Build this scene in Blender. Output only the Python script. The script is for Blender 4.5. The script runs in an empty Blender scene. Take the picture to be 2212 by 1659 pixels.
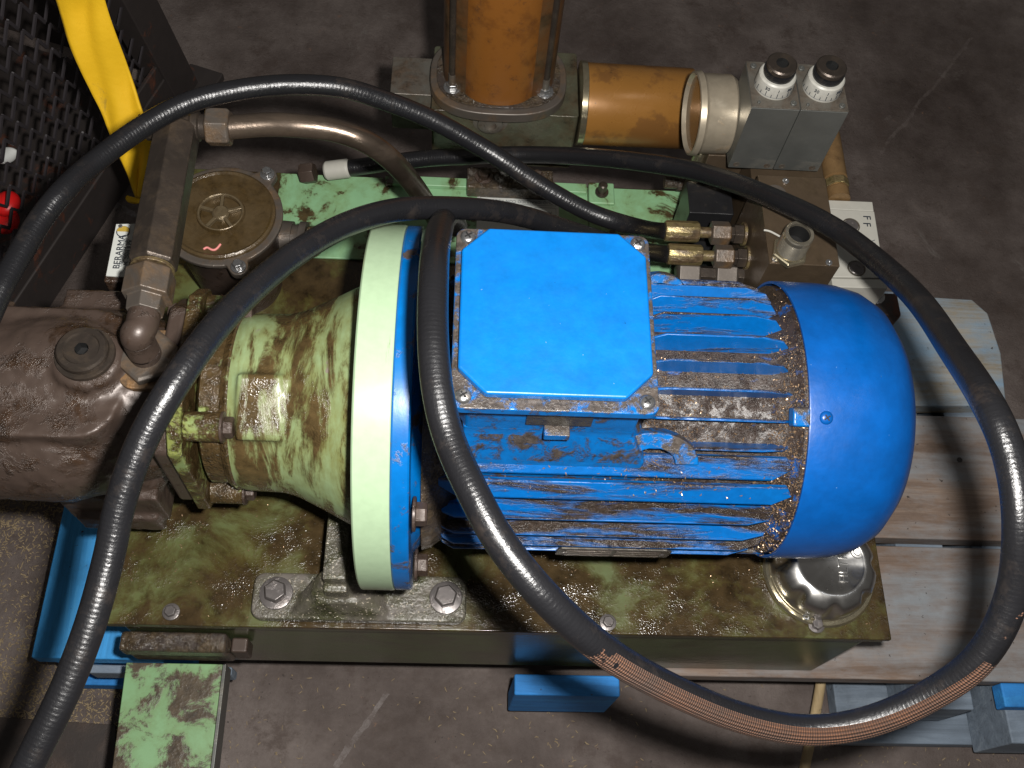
import bpy, bmesh, math, random
from math import sin, cos, pi, radians as rad
from mathutils import Vector, Matrix, Quaternion, noise

random.seed(7)
sc = bpy.context.scene
col = sc.collection

# ------------------------------------------------------------------ camera
CX = Vector((0.99791165, 0.00607225, 0.06430757))
CY = Vector((0.03415375, -0.89462221, -0.44551613))
CZ = Vector((0.05482569, 0.44678208, -0.89296132))
CAM = Vector((0, 0, 1.07))
F = 2154.0
cd = bpy.data.cameras.new('camera'); cam = bpy.data.objects.new('camera', cd); col.objects.link(cam)
cd.sensor_width = 36; cd.lens = 36 * F / 2212; cd.clip_start = .02; cd.clip_end = 50
mw = Matrix.Identity(4)
for i in range(3):
    mw[i][0] = CX[i]; mw[i][1] = -CY[i]; mw[i][2] = -CZ[i]; mw[i][3] = CAM[i]
cam.matrix_world = mw
sc.camera = cam

# ------------------------------------------------------------------ dim workshop ambient
w = bpy.data.worlds.new("World"); sc.world = w; w.use_nodes = True
w.node_tree.nodes['Background'].inputs[0].default_value = (1.0, .95, .90, 1)
w.node_tree.nodes['Background'].inputs[1].default_value = .075

# ------------------------------------------------------------------ camera flash (upper right of the lens)
ld = bpy.data.lights.new('flash_lamp', 'POINT'); ld.shadow_soft_size = .011
ld.energy = 43; ld.color = (1.0, .97, .93)
lo = bpy.data.objects.new('flash_lamp', ld); col.objects.link(lo)
lm = mw.copy(); p = CAM + CX * .040 - CY * .026 + CZ * .01
for i in range(3): lm[i][3] = p[i]
lo.matrix_world = lm
# weak overhead area light, added for soft fill and reflections
ld2 = bpy.data.lights.new('overhead_fill_lamp', 'AREA'); ld2.shape = 'RECTANGLE'; ld2.size = .5; ld2.size_y = .2; ld2.energy = 1.6
ld2.color = (.9, .95, 1)
lo2 = bpy.data.objects.new('overhead_fill_lamp', ld2); col.objects.link(lo2); lo2.location = (1.1, .1, 2.6)
lo2.rotation_euler = (Vector((.2, .4, .3)) - Vector(lo2.location)).to_track_quat('-Z', 'Y').to_euler()

sc.view_settings.view_transform = 'Standard'; sc.view_settings.look = 'None'
sc.view_settings.exposure = 0; sc.view_settings.gamma = 1

# ------------------------------------------------------------------ measuring helpers: a sight line met with a plane of known height / depth
def ray(x, y): return CX * ((x - 1106) / F) + CY * ((y - 829.5) / F) + CZ
def P(x, y, z): d = ray(x, y); return CAM + d * ((z - CAM.z) / d.z)
def PY(x, y, Y): d = ray(x, y); return CAM + d * (Y / d.y)
def PD(x, y, dep): return CAM + ray(x, y) * dep

# ------------------------------------------------------------------ materials
class N:
    def __init__(s, name):
        s.m = bpy.data.materials.new(name); s.m.use_nodes = True; s.t = s.m.node_tree; s.n = s.t.nodes
        s.b = s.n['Principled BSDF']; s.tc = s.n.new('ShaderNodeTexCoord')
    def lk(s, a, b): s.t.links.new(a, b)
    def noise(s, scale, detail=6, rough=.6, vec=None, dist=0, out='Fac'):
        q = s.n.new('ShaderNodeTexNoise'); q.inputs['Scale'].default_value = scale; q.inputs['Detail'].default_value = detail
        q.inputs['Roughness'].default_value = rough; q.inputs['Distortion'].default_value = dist
        s.lk(vec or s.tc.outputs['Object'], q.inputs['Vector']); return q.outputs[out]
    def voro(s, scale, feature='F1', vec=None, out='Distance'):
        q = s.n.new('ShaderNodeTexVoronoi'); q.feature = feature; q.inputs['Scale'].default_value = scale
        s.lk(vec or s.tc.outputs['Object'], q.inputs['Vector']); return q.outputs[out]
    def ramp(s, fac, stops):
        q = s.n.new('ShaderNodeValToRGB'); e = q.color_ramp.elements
        while len(e) < len(stops): e.new(.5)
        for k, (pos, c) in enumerate(stops):
            e[k].position = pos; e[k].color = c if len(c) == 4 else (*c, 1)
        s.lk(fac, q.inputs[0]); return q.outputs[0]
    def step(s, fac, a, b): return s.ramp(fac, [(a, (0, 0, 0)), (b, (1, 1, 1))])
    def mix(s, f, a, b, kind='MIX'):
        q = s.n.new('ShaderNodeMix'); q.data_type = 'RGBA'; q.blend_type = kind
        for v, k in ((f, 0), (a, 6), (b, 7)):
            if isinstance(v, (int, float)): q.inputs[k].default_value = v if k == 0 else (v, v, v, 1)
            elif isinstance(v, tuple): q.inputs[k].default_value = (*v[:3], 1)
            else: s.lk(v, q.inputs[k])
        return q.outputs[2]
    def math(s, op, a, b=0.0, c=None):
        q = s.n.new('ShaderNodeMath'); q.operation = op
        for k, v in enumerate((a, b) if c is None else (a, b, c)):
            if isinstance(v, (int, float)): q.inputs[k].default_value = v
            else: s.lk(v, q.inputs[k])
        return q.outputs[0]
    def vec(s, sx, sy, sz, src=None, rot=(0, 0, 0)):
        q = s.n.new('ShaderNodeMapping'); q.inputs['Scale'].default_value = (sx, sy, sz); q.inputs['Rotation'].default_value = rot
        s.lk(src or s.tc.outputs['Object'], q.inputs[0]); return q.outputs[0]
    def bump(s, h, strength=.5, dist=.001, prev=None):
        q = s.n.new('ShaderNodeBump'); q.inputs['Strength'].default_value = strength; q.inputs['Distance'].default_value = dist
        s.lk(h, q.inputs['Height'])
        if prev is not None: s.lk(prev, q.inputs['Normal'])
        return q.outputs[0]
    def done(s, color=None, rough=None, metal=None, normal=None, spec=None, coat=None):
        for v, k in ((color, 'Base Color'), (rough, 'Roughness'), (metal, 'Metallic'), (normal, 'Normal'), (spec, 'Specular IOR Level'), (coat, 'Coat Weight')):
            if v is None: continue
            if isinstance(v, (int, float)): s.b.inputs[k].default_value = v
            elif isinstance(v, tuple): s.b.inputs[k].default_value = (*v, 1)
            else: s.lk(v, s.b.inputs[k])
        return s.m

def dark(c, k): return tuple(x * k for x in c)

def grimy(name, base, grime, cover=.5, width=.08, scale=25, rough=(.4, .25), metal=(0, 0), fine=.4, finescale=350, finedist=.0008,
          top=0.0, stretch=(1, 1, 1), third=None, thirdcover=.66, vary=.35, speck=0, speckcol=(.5, .48, .4), film=0, filmcol=(.60, .42, .20)):
    """paint or metal with a patchy film of oil and dirt; top = extra dirt lying on faces that look upwards"""
    n = N(name)
    v = n.vec(*stretch)
    mk = n.noise(scale, 9, .68, v, .35)
    if top:
        g = n.n.new('ShaderNodeNewGeometry'); sx = n.n.new('ShaderNodeSeparateXYZ'); n.lk(g.outputs['True Normal'], sx.inputs[0])
        mk = n.math('ADD', mk, n.math('MULTIPLY', n.math('SUBTRACT', n.math('MAXIMUM', sx.outputs[2], 0.0), .45), top))
    mask = n.step(mk, 1 - cover - width, 1 - cover + width) if cover > 0 else None
    b1 = n.mix(n.noise(scale * 2.3, 5, .6), dark(base, 1 - vary), dark(base, 1 + vary * .5))
    if third is not None:
        b1 = n.mix(n.step(n.noise(scale * .9, 8, .7, n.vec(*(stretch[1], stretch[2], stretch[0]))), thirdcover, thirdcover + .03), b1, third)
    gcol = n.ramp(n.noise(scale * 3.1, 7, .7), [(.3, dark(grime, .35)), (.5, grime), (.74, tuple(min(1, x * 1.6) for x in grime))])
    if film and mask is not None:
        fm = n.math('MULTIPLY', n.step(n.math('ADD', n.math('MULTIPLY', mk, .6), n.math('MULTIPLY', n.noise(scale * .55, 8, .72), .4)), 1 - cover - width - .07, 1 - cover + width), film)
        b1 = n.mix(1.0, b1, n.mix(fm, (1, 1, 1), filmcol), 'MULTIPLY')
    if mask is not None:
        c = n.mix(mask, b1, gcol); r = n.mix(mask, rough[0], rough[1]); m = n.mix(mask, float(metal[0]), float(metal[1]))
    else:
        c = b1; r = n.mix(n.noise(scale * 2, 5), rough[0] * .8, rough[0] * 1.2); m = metal[0]
    if speck:
        sp = n.step(n.noise(520, 2, .5), .70 - speck * .1, .73 - speck * .1)
        c = n.mix(sp, c, speckcol)
    h1 = n.noise(finescale, 4, .6)
    h2 = n.math('MULTIPLY', n.voro(finescale * 1.6), n.step(n.noise(scale * 1.9, 6, .7), .46, .62))
    hm = n.mix(mask, n.math('MULTIPLY', h1, .12), n.math('ADD', n.math('MULTIPLY', h1, .5), h2)) if mask is not None else h1
    nb = n.bump(hm, fine, finedist)
    if mask is not None: nb = n.bump(mask, .25, .0006, nb)
    return n.done(c, r, m, nb)

BLUE = (.0, .122, .40)
GREEN = (.22, .44, .24)
OIL = (.045, .030, .014)
M = {}
def clean_paint(name, c, rough=.32):
    n = N(name)
    cc = n.mix(n.step(n.noise(48, 7, .7), .35, .65), dark(c, .84), dark(c, 1.12)); cc = n.mix(n.step(n.noise(420, 2, .5), .79, .81), cc, (.12, .22, .38))
    cc = n.mix(n.step(n.noise(140, 5, .8), .69, .71), cc, dark(c, .3)); sc_ = n.step(n.noise(30, 9, .85, n.vec(1, .25, 1, rot=(.3, .2, .7))), .64, .70); cc = n.mix(n.math('MULTIPLY', sc_, .25), cc, (.10, .22, .42)); cc = n.mix(n.math('MULTIPLY', n.step(n.noise(17, 7, .7), .55, .75), .35), cc, dark(c, .6))
    r = n.mix(n.noise(60, 4), rough * .8, rough * 1.3)
    nb = n.bump(n.noise(260, 3, .5), .22, .0006, n.bump(n.noise(22, 3, .5), .25, .003))
    return n.done(cc, r, 0, nb)
M['blue_clean'] = clean_paint('blue_clean', BLUE, .36)
M['blue_cover'] = clean_paint('blue_cover', (.0, .068, .28), .33)
M['blue_dirty'] = grimy('blue_dirty', (.0, .098, .34), (.036, .026, .020), .42, .06, 95, (.34, .22), finescale=800, fine=.9, finedist=.0009, top=.16, stretch=(.16, 1, 1), speck=0)
M['blue_body'] = grimy('blue_body', (.0, .08, .32), (.032, .022, .017), .60, .05, 60, (.40, .34), finescale=800, fine=.9, finedist=.0009, top=.10, stretch=(.3, 1, 1))
M['blue_ring'] = grimy('blue_ring', dark(BLUE, .9), (.06, .045, .04), .41, .03, 45, (.25, .4), finescale=300, fine=.4)
M['blue_edge'] = grimy('blue_edge', BLUE, (.055, .045, .038), .48, .05, 80, (.3, .32), film=.5, filmcol=(.5, .5, .5), finescale=420, fine=.5, top=.15)  # grime on blue paint; the grey film stands in for shade under the lid
M['green_ring'] = grimy('green_ring', (.31, .42, .27), (.15, .14, .08), .33, .035, 70, (.24, .35), stretch=(1, .12, .12), fine=.15, finescale=220, vary=.15)
M['green_bell'] = grimy('green_bell', (.225, .30, .150), (.060, .040, .016), .47, .045, 30, (.32, .20), film=.9, stretch=(2.0, .55, .55), third=(.22, .20, .18), thirdcover=.63, fine=.5, finescale=420, vary=.3)
M['green_neck'] = grimy('green_neck', (.24, .36, .17), (.050, .032, .013), .56, .03, 34, (.3, .16), film=.9, fine=.9, finescale=420, vary=.3, finedist=.0012)
M['green_tank'] = grimy('green_tank', (.098, .128, .050), (.038, .025, .011), .54, .08, 18, (.36, .15), film=.95, fine=.7, finescale=420, finedist=.0006, vary=.35, filmcol=(.70, .42, .16), third=(.17, .15, .10), thirdcover=.70)
M['green_back'] = grimy('green_back', (.20, .37, .20), (.050, .036, .015), .44, .025, 24, (.45, .25), film=.6, fine=.3, finescale=260, vary=.15, third=(.36, .33, .30), thirdcover=.70)
M['green_bar'] = grimy('green_bar', (.17, .31, .15), (.055, .040, .024), .50, .03, 30, (.5, .4), film=.5, fine=.3, finescale=200, vary=.12)
M['grease'] = grimy('grease', (.045, .035, .03), (.07, .05, .03), .5, .1, 60, (.2, .12), fine=1, finescale=330, finedist=.0022)
M['cast'] = grimy('cast', (.062, .043, .034), (.036, .021, .013), .45, .06, 45, (.40, .24), metal=(.2, .1), fine=.9, finescale=420, finedist=.0009, vary=.3)
M['cast_grey'] = grimy('cast_grey', (.098, .083, .070), (.10, .06, .03), .42, .1, 30, (.42, .3), metal=(.4, .1), fine=.5, finescale=380, finedist=.0007)
M['cap_lid'] = grimy('cap_lid', (.085, .058, .028), (.045, .028, .010), .5, .15, 45, (.30, .18), metal=(.2, .1), fine=.3, finescale=260, finedist=.0007)
M['emblem'] = grimy('emblem', (.17, .13, .075), (.06, .04, .02), .40, .12, 120, (.25, .3), metal=(.5, .2), fine=.2)
M['steel_dark'] = grimy('steel_dark', (.072, .058, .048), (.05, .035, .022), .42, .12, 45, (.34, .3), metal=(.7, .2), fine=.25, finescale=400)
M['pipe_steel'] = grimy('pipe_steel', (.15, .115, .088), (.055, .038, .026), .40, .15, 30, (.28, .4), metal=(.85, .3), fine=.25, finescale=350, stretch=(.4, 1, 1))
M['bolt'] = grimy('bolt', (.16, .145, .14), (.05, .035, .025), .36, .1, 80, (.32, .3), metal=(.6, .2), fine=.5, finescale=380)
M['bolt_zinc'] = grimy('bolt_zinc', (.42, .42, .42), (.12, .09, .06), .35, .08, 150, (.25, .4), metal=(.9, .3), fine=.3)
M['brass'] = grimy('brass', (.34, .27, .12), (.08, .055, .03), .52, .08, 90, (.28, .35), metal=(.85, .2), fine=.35, finescale=400, stretch=(.4, 1, 1))
M['zinc_yellow'] = grimy('zinc_yellow', (.50, .44, .30), (.16, .10, .05), .30, .06, 120, (.2, .3), metal=(.9, .3), fine=.2)
M['nipple'] = grimy('nipple', (.62, .56, .44), (.25, .17, .09), .25, .1, 120, (.26, .34), metal=(.9, .5), fine=.15)
M['alu'] = grimy('alu', (.125, .127, .118), (.16, .14, .11), .35, .14, 22, (.40, .45), metal=(.55, .2), fine=.3, finescale=420, stretch=(.4, 1, 1))
M['alu_dark'] = grimy('alu_dark', (.15, .14, .12), (.07, .05, .035), .5, .12, 40, (.4, .35), metal=(.5, .2), fine=.4)
M['manifold'] = grimy('manifold', (.085, .060, .038), (.05, .035, .02), .4, .15, 30, (.38, .3), metal=(.4, .2), fine=.25, finescale=450)
M['block_olive'] = grimy('block_olive', (.10, .105, .07), (.05, .035, .02), .5, .12, 28, (.3, .2), metal=(.4, .1), fine=.4)
M['white_block'] = grimy('white_block', (.36, .35, .31), (.14, .10, .07), .30, .04, 60, (.5, .5), fine=.3, finescale=300, vary=.12)
M['knob_white'] = grimy('knob_white', (.40, .39, .35), (.2, .17, .13), .28, .06, 90, (.4, .4), fine=.1)
M['gauge_case'] = grimy('gauge_case', (.42, .36, .27), (.24, .14, .06), .36, .06, 50, (.33, .45), metal=(.6, .2), fine=.3)
M['black_plastic'] = grimy('black_plastic', (.012, .012, .013), (.03, .025, .02), .35, .1, 60, (.3, .4), fine=.2)
M['plate_dark'] = grimy('plate_dark', (.07, .062, .05), (.03, .024, .02), .45, .08, 90, (.35, .3), metal=(.4, .1), fine=.6)
M['rust'] = grimy('rust', (.034, .027, .025), (.085, .028, .014), .38, .05, 26, (.6, .75), fine=.6, finescale=260, vary=.3)
M['mesh_rust'] = grimy('mesh_rust', (.046, .040, .044), (.060, .028, .018), .30, .06, 20, (.5, .7), fine=.4)
M['white_tag'] = grimy('white_tag', (.46, .47, .44), (.20, .15, .08), .22, .04, 90, (.35, .45), fine=.1, vary=.08)
M['ink'] = N('ink').done((.015, .02, .03), .5)
M['ink_grey'] = N('ink_grey').done((.12, .13, .14), .5)
M['gold_ink'] = N('gold_ink').done((.35, .24, .04), .4)
M['pink_chalk'] = N('pink_chalk').done((.62, .22, .20), .8)
M['void'] = N('void').done((.004, .004, .004), .6)
M['red'] = N('red').done((.65, .01, .01), .4)
M['rag'] = N('rag').done((.55, .56, .54), .8)
M['chip'] = N('chip').done((.26, .195, .11), .7)
M['chip_metal'] = N('chip_metal').done((.26, .17, .10), .30, .5)
n = N('chrome'); M['chrome'] = n.done(n.mix(n.noise(60, 6), (.72, .71, .69), (.46, .45, .43)), n.mix(n.noise(90, 5), .20, .40), 1.0, n.bump(n.noise(50, 3), .12, .0008))
# amber tube
n = N('amber'); am = n.mix(n.step(n.noise(20, 8, .7), .50, .66), (.165, .062, .011), (.07, .024, .006))
am = n.mix(n.step(n.noise(55, 7, .8), .56, .66), am, (.07, .03, .012)); M['amber'] = n.done(am, n.mix(n.noise(30, 5), .26, .5), 0, n.bump(n.noise(200, 4), .12, .0006))
n = N('amber_clean'); am = n.mix(n.noise(20, 6, .6), (.20, .090, .018), (.29, .135, .032)); am = n.mix(n.math('MULTIPLY', n.step(n.noise(14, 6, .7), .50, .56), .55), am, (.10, .045, .018)); am = n.mix(n.step(n.noise(70, 7, .8), .62, .67), am, (.05, .03, .015))
M['amber_clean'] = n.done(am, n.mix(n.noise(25, 4), .20, .38), .25, n.bump(n.noise(200, 4), .1, .0004))
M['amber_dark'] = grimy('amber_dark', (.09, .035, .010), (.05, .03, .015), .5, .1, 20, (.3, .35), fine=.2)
# yellow strap
n = N('strap'); y = n.mix(n.noise(14, 6, .6), (.66, .38, .004), (.80, .49, .008)); y = n.mix(n.step(n.noise(22, 7, .75, None, .6), .60, .72), y, (.38, .25, .03))
M['strap'] = n.done(y, .7, 0, n.bump(n.math('SINE', n.math('MULTIPLY', n.voro(8), 40)), .05, .0005, n.bump(n.noise(40, 4), .5, .002)))

# rubber hose: cloth-wrap imprint running round the hose, scuffs, optional bare braid
def hose_mat(name, base, wear=None, gloss=.27, pitch=.0024):
    n = N(name); sp = n.n.new('ShaderNodeSeparateXYZ'); n.lk(n.tc.outputs['UV'], sp.inputs[0])
    u, v = sp.outputs[0], sp.outputs[1]
    k = 2 * pi / pitch
    wrap = n.math('SINE', n.math('ADD', n.math('MULTIPLY', v, k), n.math('MULTIPLY', u, 2 * pi)))
    weave = n.math('MULTIPLY', n.math('SINE', n.math('ADD', n.math('MULTIPLY', v, k * .9), n.math('MULTIPLY', u, 2 * pi * 12))),
                   n.math('SINE', n.math('SUBTRACT', n.math('MULTIPLY', v, k * .9), n.math('MULTIPLY', u, 2 * pi * 12))))
    big = n.noise(16, 7, .65); sc1 = n.step(n.noise(38, 8, .75), .54, .72)
    c = n.mix(big, dark(base, .7), dark(base, 1.5)); c = n.mix(n.math('MULTIPLY', sc1, .6), c, (.034, .026, .021))
    rg = n.mix(n.math('MULTIPLY', sc1, .7), gloss, .42); rg = n.mix(n.step(n.noise(9, 5), .50, .66), rg, .36)
    h = n.math('ADD', n.math('MULTIPLY', wrap, n.math('ADD', n.noise(12, 3), .1)), n.math('MULTIPLY', weave, .35))
    nb = n.bump(h, .26, .00012)
    nb = n.bump(n.noise(110, 6, .75), .35, .0016, nb)
    if wear:
        v0, v1, u0, u1 = wear
        wob = n.math('ADD', n.math('MULTIPLY', n.math('SUBTRACT', n.noise(60, 5, .62), .5), .30), n.math('MULTIPLY', n.math('SUBTRACT', n.noise(9, 3, .5), .5), .22))
        uu = n.math('ADD', u, wob); vv = n.math('ADD', v, n.math('MULTIPLY', wob, .7))
        a = n.math('MULTIPLY', n.math('GREATER_THAN', uu, u0), n.math('LESS_THAN', uu, u1))
        b = n.math('MULTIPLY', n.math('GREATER_THAN', vv, v0), n.math('LESS_THAN', vv, v1))
        mk = n.math('MULTIPLY', a, b)
        strand = n.ramp(n.math('ADD', n.math('MULTIPLY', weave, .5), .5), [(.1, (.035, .018, .012)), (.6, (.095, .038, .018)), (1, (.155, .072, .036))])
        strand = n.mix(n.step(n.noise(38, 8, .8), .42, .66), strand, (.045, .026, .018))
        c = n.mix(mk, c, strand); rg = n.mix(mk, rg, .75)
        nb = n.bump(n.math('MULTIPLY', weave, mk), .8, .0010, nb); nb = n.bump(n.math('SUBTRACT', 1.0, mk), .8, .001, nb)
    return n.done(c, rg, 0, nb, .5)
M['hose'] = hose_mat('hose', (.007, .007, .008))
M['hose_black'] = hose_mat('hose_black', (.010, .011, .015), gloss=.36, pitch=.0018)

# concrete
n = N('concrete'); a = n.noise(3.5, 10, .72); b = n.noise(26, 9, .75)
c = n.ramp(a, [(.34, (.048, .033, .027)), (.5, (.110, .086, .076)), (.66, (.20, .165, .148))])
c = n.mix(n.math('MULTIPLY', n.step(b, .50, .70), .6), c, (.06, .042, .032))
c = n.mix(n.step(n.noise(60, 8, .8), .62, .70), c, (.24, .13, .075)); c = n.mix(n.math('MULTIPLY', n.step(n.noise(13, 9, .8), .55, .63), .55), c, (.07, .048, .04))
c = n.mix(n.step(n.noise(240, 3, .6), .68, .72), c, (.02, .015, .013))
c = n.mix(n.math('MULTIPLY', n.step(n.noise(9, 8, .75, None, .8), .62, .70), .5), c, (.22, .20, .18))
sx_ = n.n.new('ShaderNodeSeparateXYZ'); n.lk(n.tc.outputs['Object'], sx_.inputs[0])
for (qa, qb, wd_, st_, cl) in ((P(1500, 420, 0), P(1720, 200, 0), .0035, .5, (.26, .22, .20)), (P(725, 1659, 0), P(835, 1495, 0), .004, .6, (.36, .33, .32)), (P(190, 400, 0), P(300, 470, 0), .005, .9, (.42, .41, .42)), (P(1900, 330, 0), P(2100, 80, 0), .003, .5, (.26, .22, .20))):
    dx, dy = qb.x - qa.x, qb.y - qa.y; L_ = math.hypot(dx, dy); dx /= L_; dy /= L_
    al = n.math('ADD', n.math('MULTIPLY', n.math('SUBTRACT', sx_.outputs[0], qa.x), dx), n.math('MULTIPLY', n.math('SUBTRACT', sx_.outputs[1], qa.y), dy))
    ac = n.math('ADD', n.math('MULTIPLY', n.math('SUBTRACT', sx_.outputs[0], qa.x), -dy), n.math('MULTIPLY', n.math('SUBTRACT', sx_.outputs[1], qa.y), dx))
    ac = n.math('ADD', ac, n.math('MULTIPLY', n.math('SUBTRACT', n.noise(14, 4), .5), .02))
    mk = n.math('MULTIPLY', n.math('LESS_THAN', n.math('ABSOLUTE', ac), n.math('MULTIPLY', n.noise(50, 6, .8), wd_ * 1.6)), n.math('MULTIPLY', n.math('GREATER_THAN', al, 0.0), n.math('LESS_THAN', al, L_)))
    c = n.mix(n.math('MULTIPLY', mk, n.math('MULTIPLY', n.step(n.noise(45, 8, .85), .42, .64), st_ * .75)), c, cl)
M['concrete'] = n.done(c, n.mix(b, .50, .8), 0, n.bump(n.noise(230, 7, .8), .8, .0022, n.bump(b, .3, .003)))

def wood(name, c1, c2, paint=None, cover=.5, axis=0, pscale=9, width=.05):
    n = N(name); s = [1, 1, 1]; s = [22, 22, 22]; s[axis] = 1.6
    g = n.noise(2.2, 9, .75, n.vec(*s), .5); c = n.ramp(g, [(.3, dark(c1, .6)), (.5, c1), (.7, c2)])
    st = n.step(n.noise(9, 7, .7), .50, .68); c = n.mix(n.math('MULTIPLY', st, .7), c, dark(c1, .42))
    if paint:
        s2 = [pscale * 1.7] * 3; s2[axis] = pscale * .6
        mk = n.step(n.math('ADD', n.math('MULTIPLY', n.noise(1, 8, .7, n.vec(*s2)), .75), n.math('MULTIPLY', g, .25)), 1 - cover - width, 1 - cover + width)
        c = n.mix(mk, c, n.mix(n.noise(40, 6), dark(paint, .7), dark(paint, 1.2)))
    c = n.mix(n.step(n.noise(150, 3), .68, .74), c, (.03, .02, .015))
    return n.done(c, .75, 0, n.bump(g, .7, .0015, n.bump(n.noise(240, 4), .4, .0007)))
M['wood_bare'] = wood('wood_bare', (.175, .122, .092), (.30, .23, .18), (.23, .245, .26), .48, pscale=11, width=.09)
M['wood_pale'] = wood('wood_pale', (.31, .26, .185), (.46, .41, .32), (.23, .33, .43), .57, pscale=5, width=.06)
M['wood_blue'] = wood('wood_blue', (.04, .30, .68), (.09, .42, .80), (.24, .18, .14), .16, axis=1)
M['wood_bluex'] = wood('wood_bluex', (.02, .20, .55), (.04, .32, .70), (.10, .09, .09), .25, axis=0)
M['wood_greyblue'] = wood('wood_greyblue', (.16, .20, .25), (.28, .33, .38), (.03, .16, .36), .35)
M['stick'] = wood('stick', (.34, .25, .13), (.50, .40, .24), axis=1)

# ------------------------------------------------------------------ geometry helpers (all in world coordinates, metres)
def bmn(): return bmesh.new()
def frame(axis):
    a = Vector(axis).normalized(); t = Vector((0, 0, 1)) if abs(a.z) < .9 else Vector((0, 1, 0))
    x = t.cross(a).normalized(); y = a.cross(x); return a, x, y
def box(bm, a, b):
    x0, y0, z0 = a; x1, y1, z1 = b
    v = [bm.verts.new(q) for q in ((x0, y0, z0), (x1, y0, z0), (x1, y1, z0), (x0, y1, z0), (x0, y0, z1), (x1, y0, z1), (x1, y1, z1), (x0, y1, z1))]
    for f in ((3, 2, 1, 0), (4, 5, 6, 7), (0, 1, 5, 4), (1, 2, 6, 5), (2, 3, 7, 6), (3, 0, 4, 7)): bm.faces.new([v[i] for i in f])
    return bm
def prism(bm, pts, d):
    """closed polygon pts (3-D) pushed along d"""
    d = Vector(d); a = [bm.verts.new(p) for p in pts]; b = [bm.verts.new(Vector(p) + d) for p in pts]
    n = len(pts); bm.faces.new(a[::-1]); bm.faces.new(b)
    for i in range(n): bm.faces.new([a[i], a[(i + 1) % n], b[(i + 1) % n], b[i]])
    return bm
def lathe(bm, o, axis, prof, n=48, ph=0, cap0=True, cap1=True, rmod=None):
    """prof = [(distance along axis, radius)]"""
    a, x, y = frame(axis); o = Vector(o); rings = []
    for t, r in prof:
        if r < 1e-6: rings.append([bm.verts.new(o + a * t)])
        else:
            rings.append([bm.verts.new(o + a * t + (x * cos(ph + 2 * pi * i / n) + y * sin(ph + 2 * pi * i / n)) * (r * (rmod(t, 2 * pi * i / n) if rmod else 1))) for i in range(n)])
    for A, B in zip(rings, rings[1:]):
        for i in range(n):
            j = (i + 1) % n
            if len(A) == 1 and len(B) == 1: continue
            if len(A) == 1: bm.faces.new([A[0], B[j], B[i]])
            elif len(B) == 1: bm.faces.new([A[i], A[j], B[0]])
            else: bm.faces.new([A[i], A[j], B[j], B[i]])
    if cap0 and len(rings[0]) > 1: bm.faces.new(rings[0][::-1])
    if cap1 and len(rings[-1]) > 1: bm.faces.new(rings[-1])
    return bm
def cyl(bm, o, axis, r, h, n=32, ch=0, ph=0):
    return lathe(bm, o, axis, [(0, r), (h - ch, r), (h, r - ch)] if ch else [(0, r), (h, r)], n, ph)
def hexa(bm, o, axis, r, h, ph=0):
    """hexagon head with the corners turned off"""
    return lathe(bm, o, axis, [(0, r * .94), (h * .12, r), (h * .82, r), (h, r * .88)], 6, ph)
def smoothpts(pts, sub=8):
    out = []; n = len(pts)
    for i in range(n - 1):
        p0 = pts[max(i - 1, 0)]; p1 = pts[i]; p2 = pts[i + 1]; p3 = pts[min(i + 2, n - 1)]
        for k in range(sub):
            t = k / sub; t2 = t * t; t3 = t2 * t
            out.append(.5 * ((2 * p1) + (p2 - p0) * t + (2 * p0 - 5 * p1 + 4 * p2 - p3) * t2 + (3 * p1 - p0 - 3 * p2 + p3) * t3))
    out.append(pts[-1]); return out
def tube(bm, pts, r, n=20, sub=8, smooth=True, cap=True, rfun=None):
    pts = [Vector(p) for p in pts]
    if smooth:
        pts = smoothpts(pts, sub)
        for _ in range(3): pts = [pts[0]] + [(pts[i - 1] + pts[i] * 2 + pts[i + 1]) / 4 for i in range(1, len(pts) - 1)] + [pts[-1]]
    uvl = bm.loops.layers.uv.verify(); L = [0]
    for a, b in zip(pts, pts[1:]): L.append(L[-1] + (b - a).length)
    t = (pts[1] - pts[0]).normalized(); x = t.orthogonal().normalized()
    # fixed start frame so that the worn side can be addressed
    ref = Vector((0, 0, 1)); x = (ref - t * ref.dot(t)).normalized() if abs(t.z) < .95 else x
    rings = []; prevx = t.orthogonal().normalized()
    for i, p in enumerate(pts):
        t2 = (pts[min(i + 1, len(pts) - 1)] - pts[max(i - 1, 0)]).normalized()
        x = (ref - t2 * ref.dot(t2)); x = x.normalized() if x.length > .08 else prevx
        prevx = x; y = t2.cross(x); rr = rfun(L[i]) if rfun else r
        rings.append([bm.verts.new(p + (x * cos(2 * pi * k / n) + y * sin(2 * pi * k / n)) * rr) for k in range(n)])
    for i in range(len(rings) - 1):
        for k in range(n):
            j = (k + 1) % n; f = bm.faces.new([rings[i][k], rings[i][j], rings[i + 1][j], rings[i + 1][k]])
            for lp, (uu, vv) in zip(f.loops, ((k / n, L[i]), ((k + 1) / n, L[i]), ((k + 1) / n, L[i + 1]), (k / n, L[i + 1]))): lp[uvl].uv = (uu, vv)
    if cap: bm.faces.new(rings[0][::-1]); bm.faces.new(rings[-1])
    return bm
def rrect(x0, y0, x1, y1, r, z, n=5):
    pts = []
    for cx, cy, a0 in ((x1 - r, y1 - r, 0), (x0 + r, y1 - r, 90), (x0 + r, y0 + r, 180), (x1 - r, y0 + r, 270)):
        for k in range(n + 1):
            a = rad(a0 + 90 * k / n); pts.append(Vector((cx + r * cos(a), cy + r * sin(a), z)))
    return pts

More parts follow.
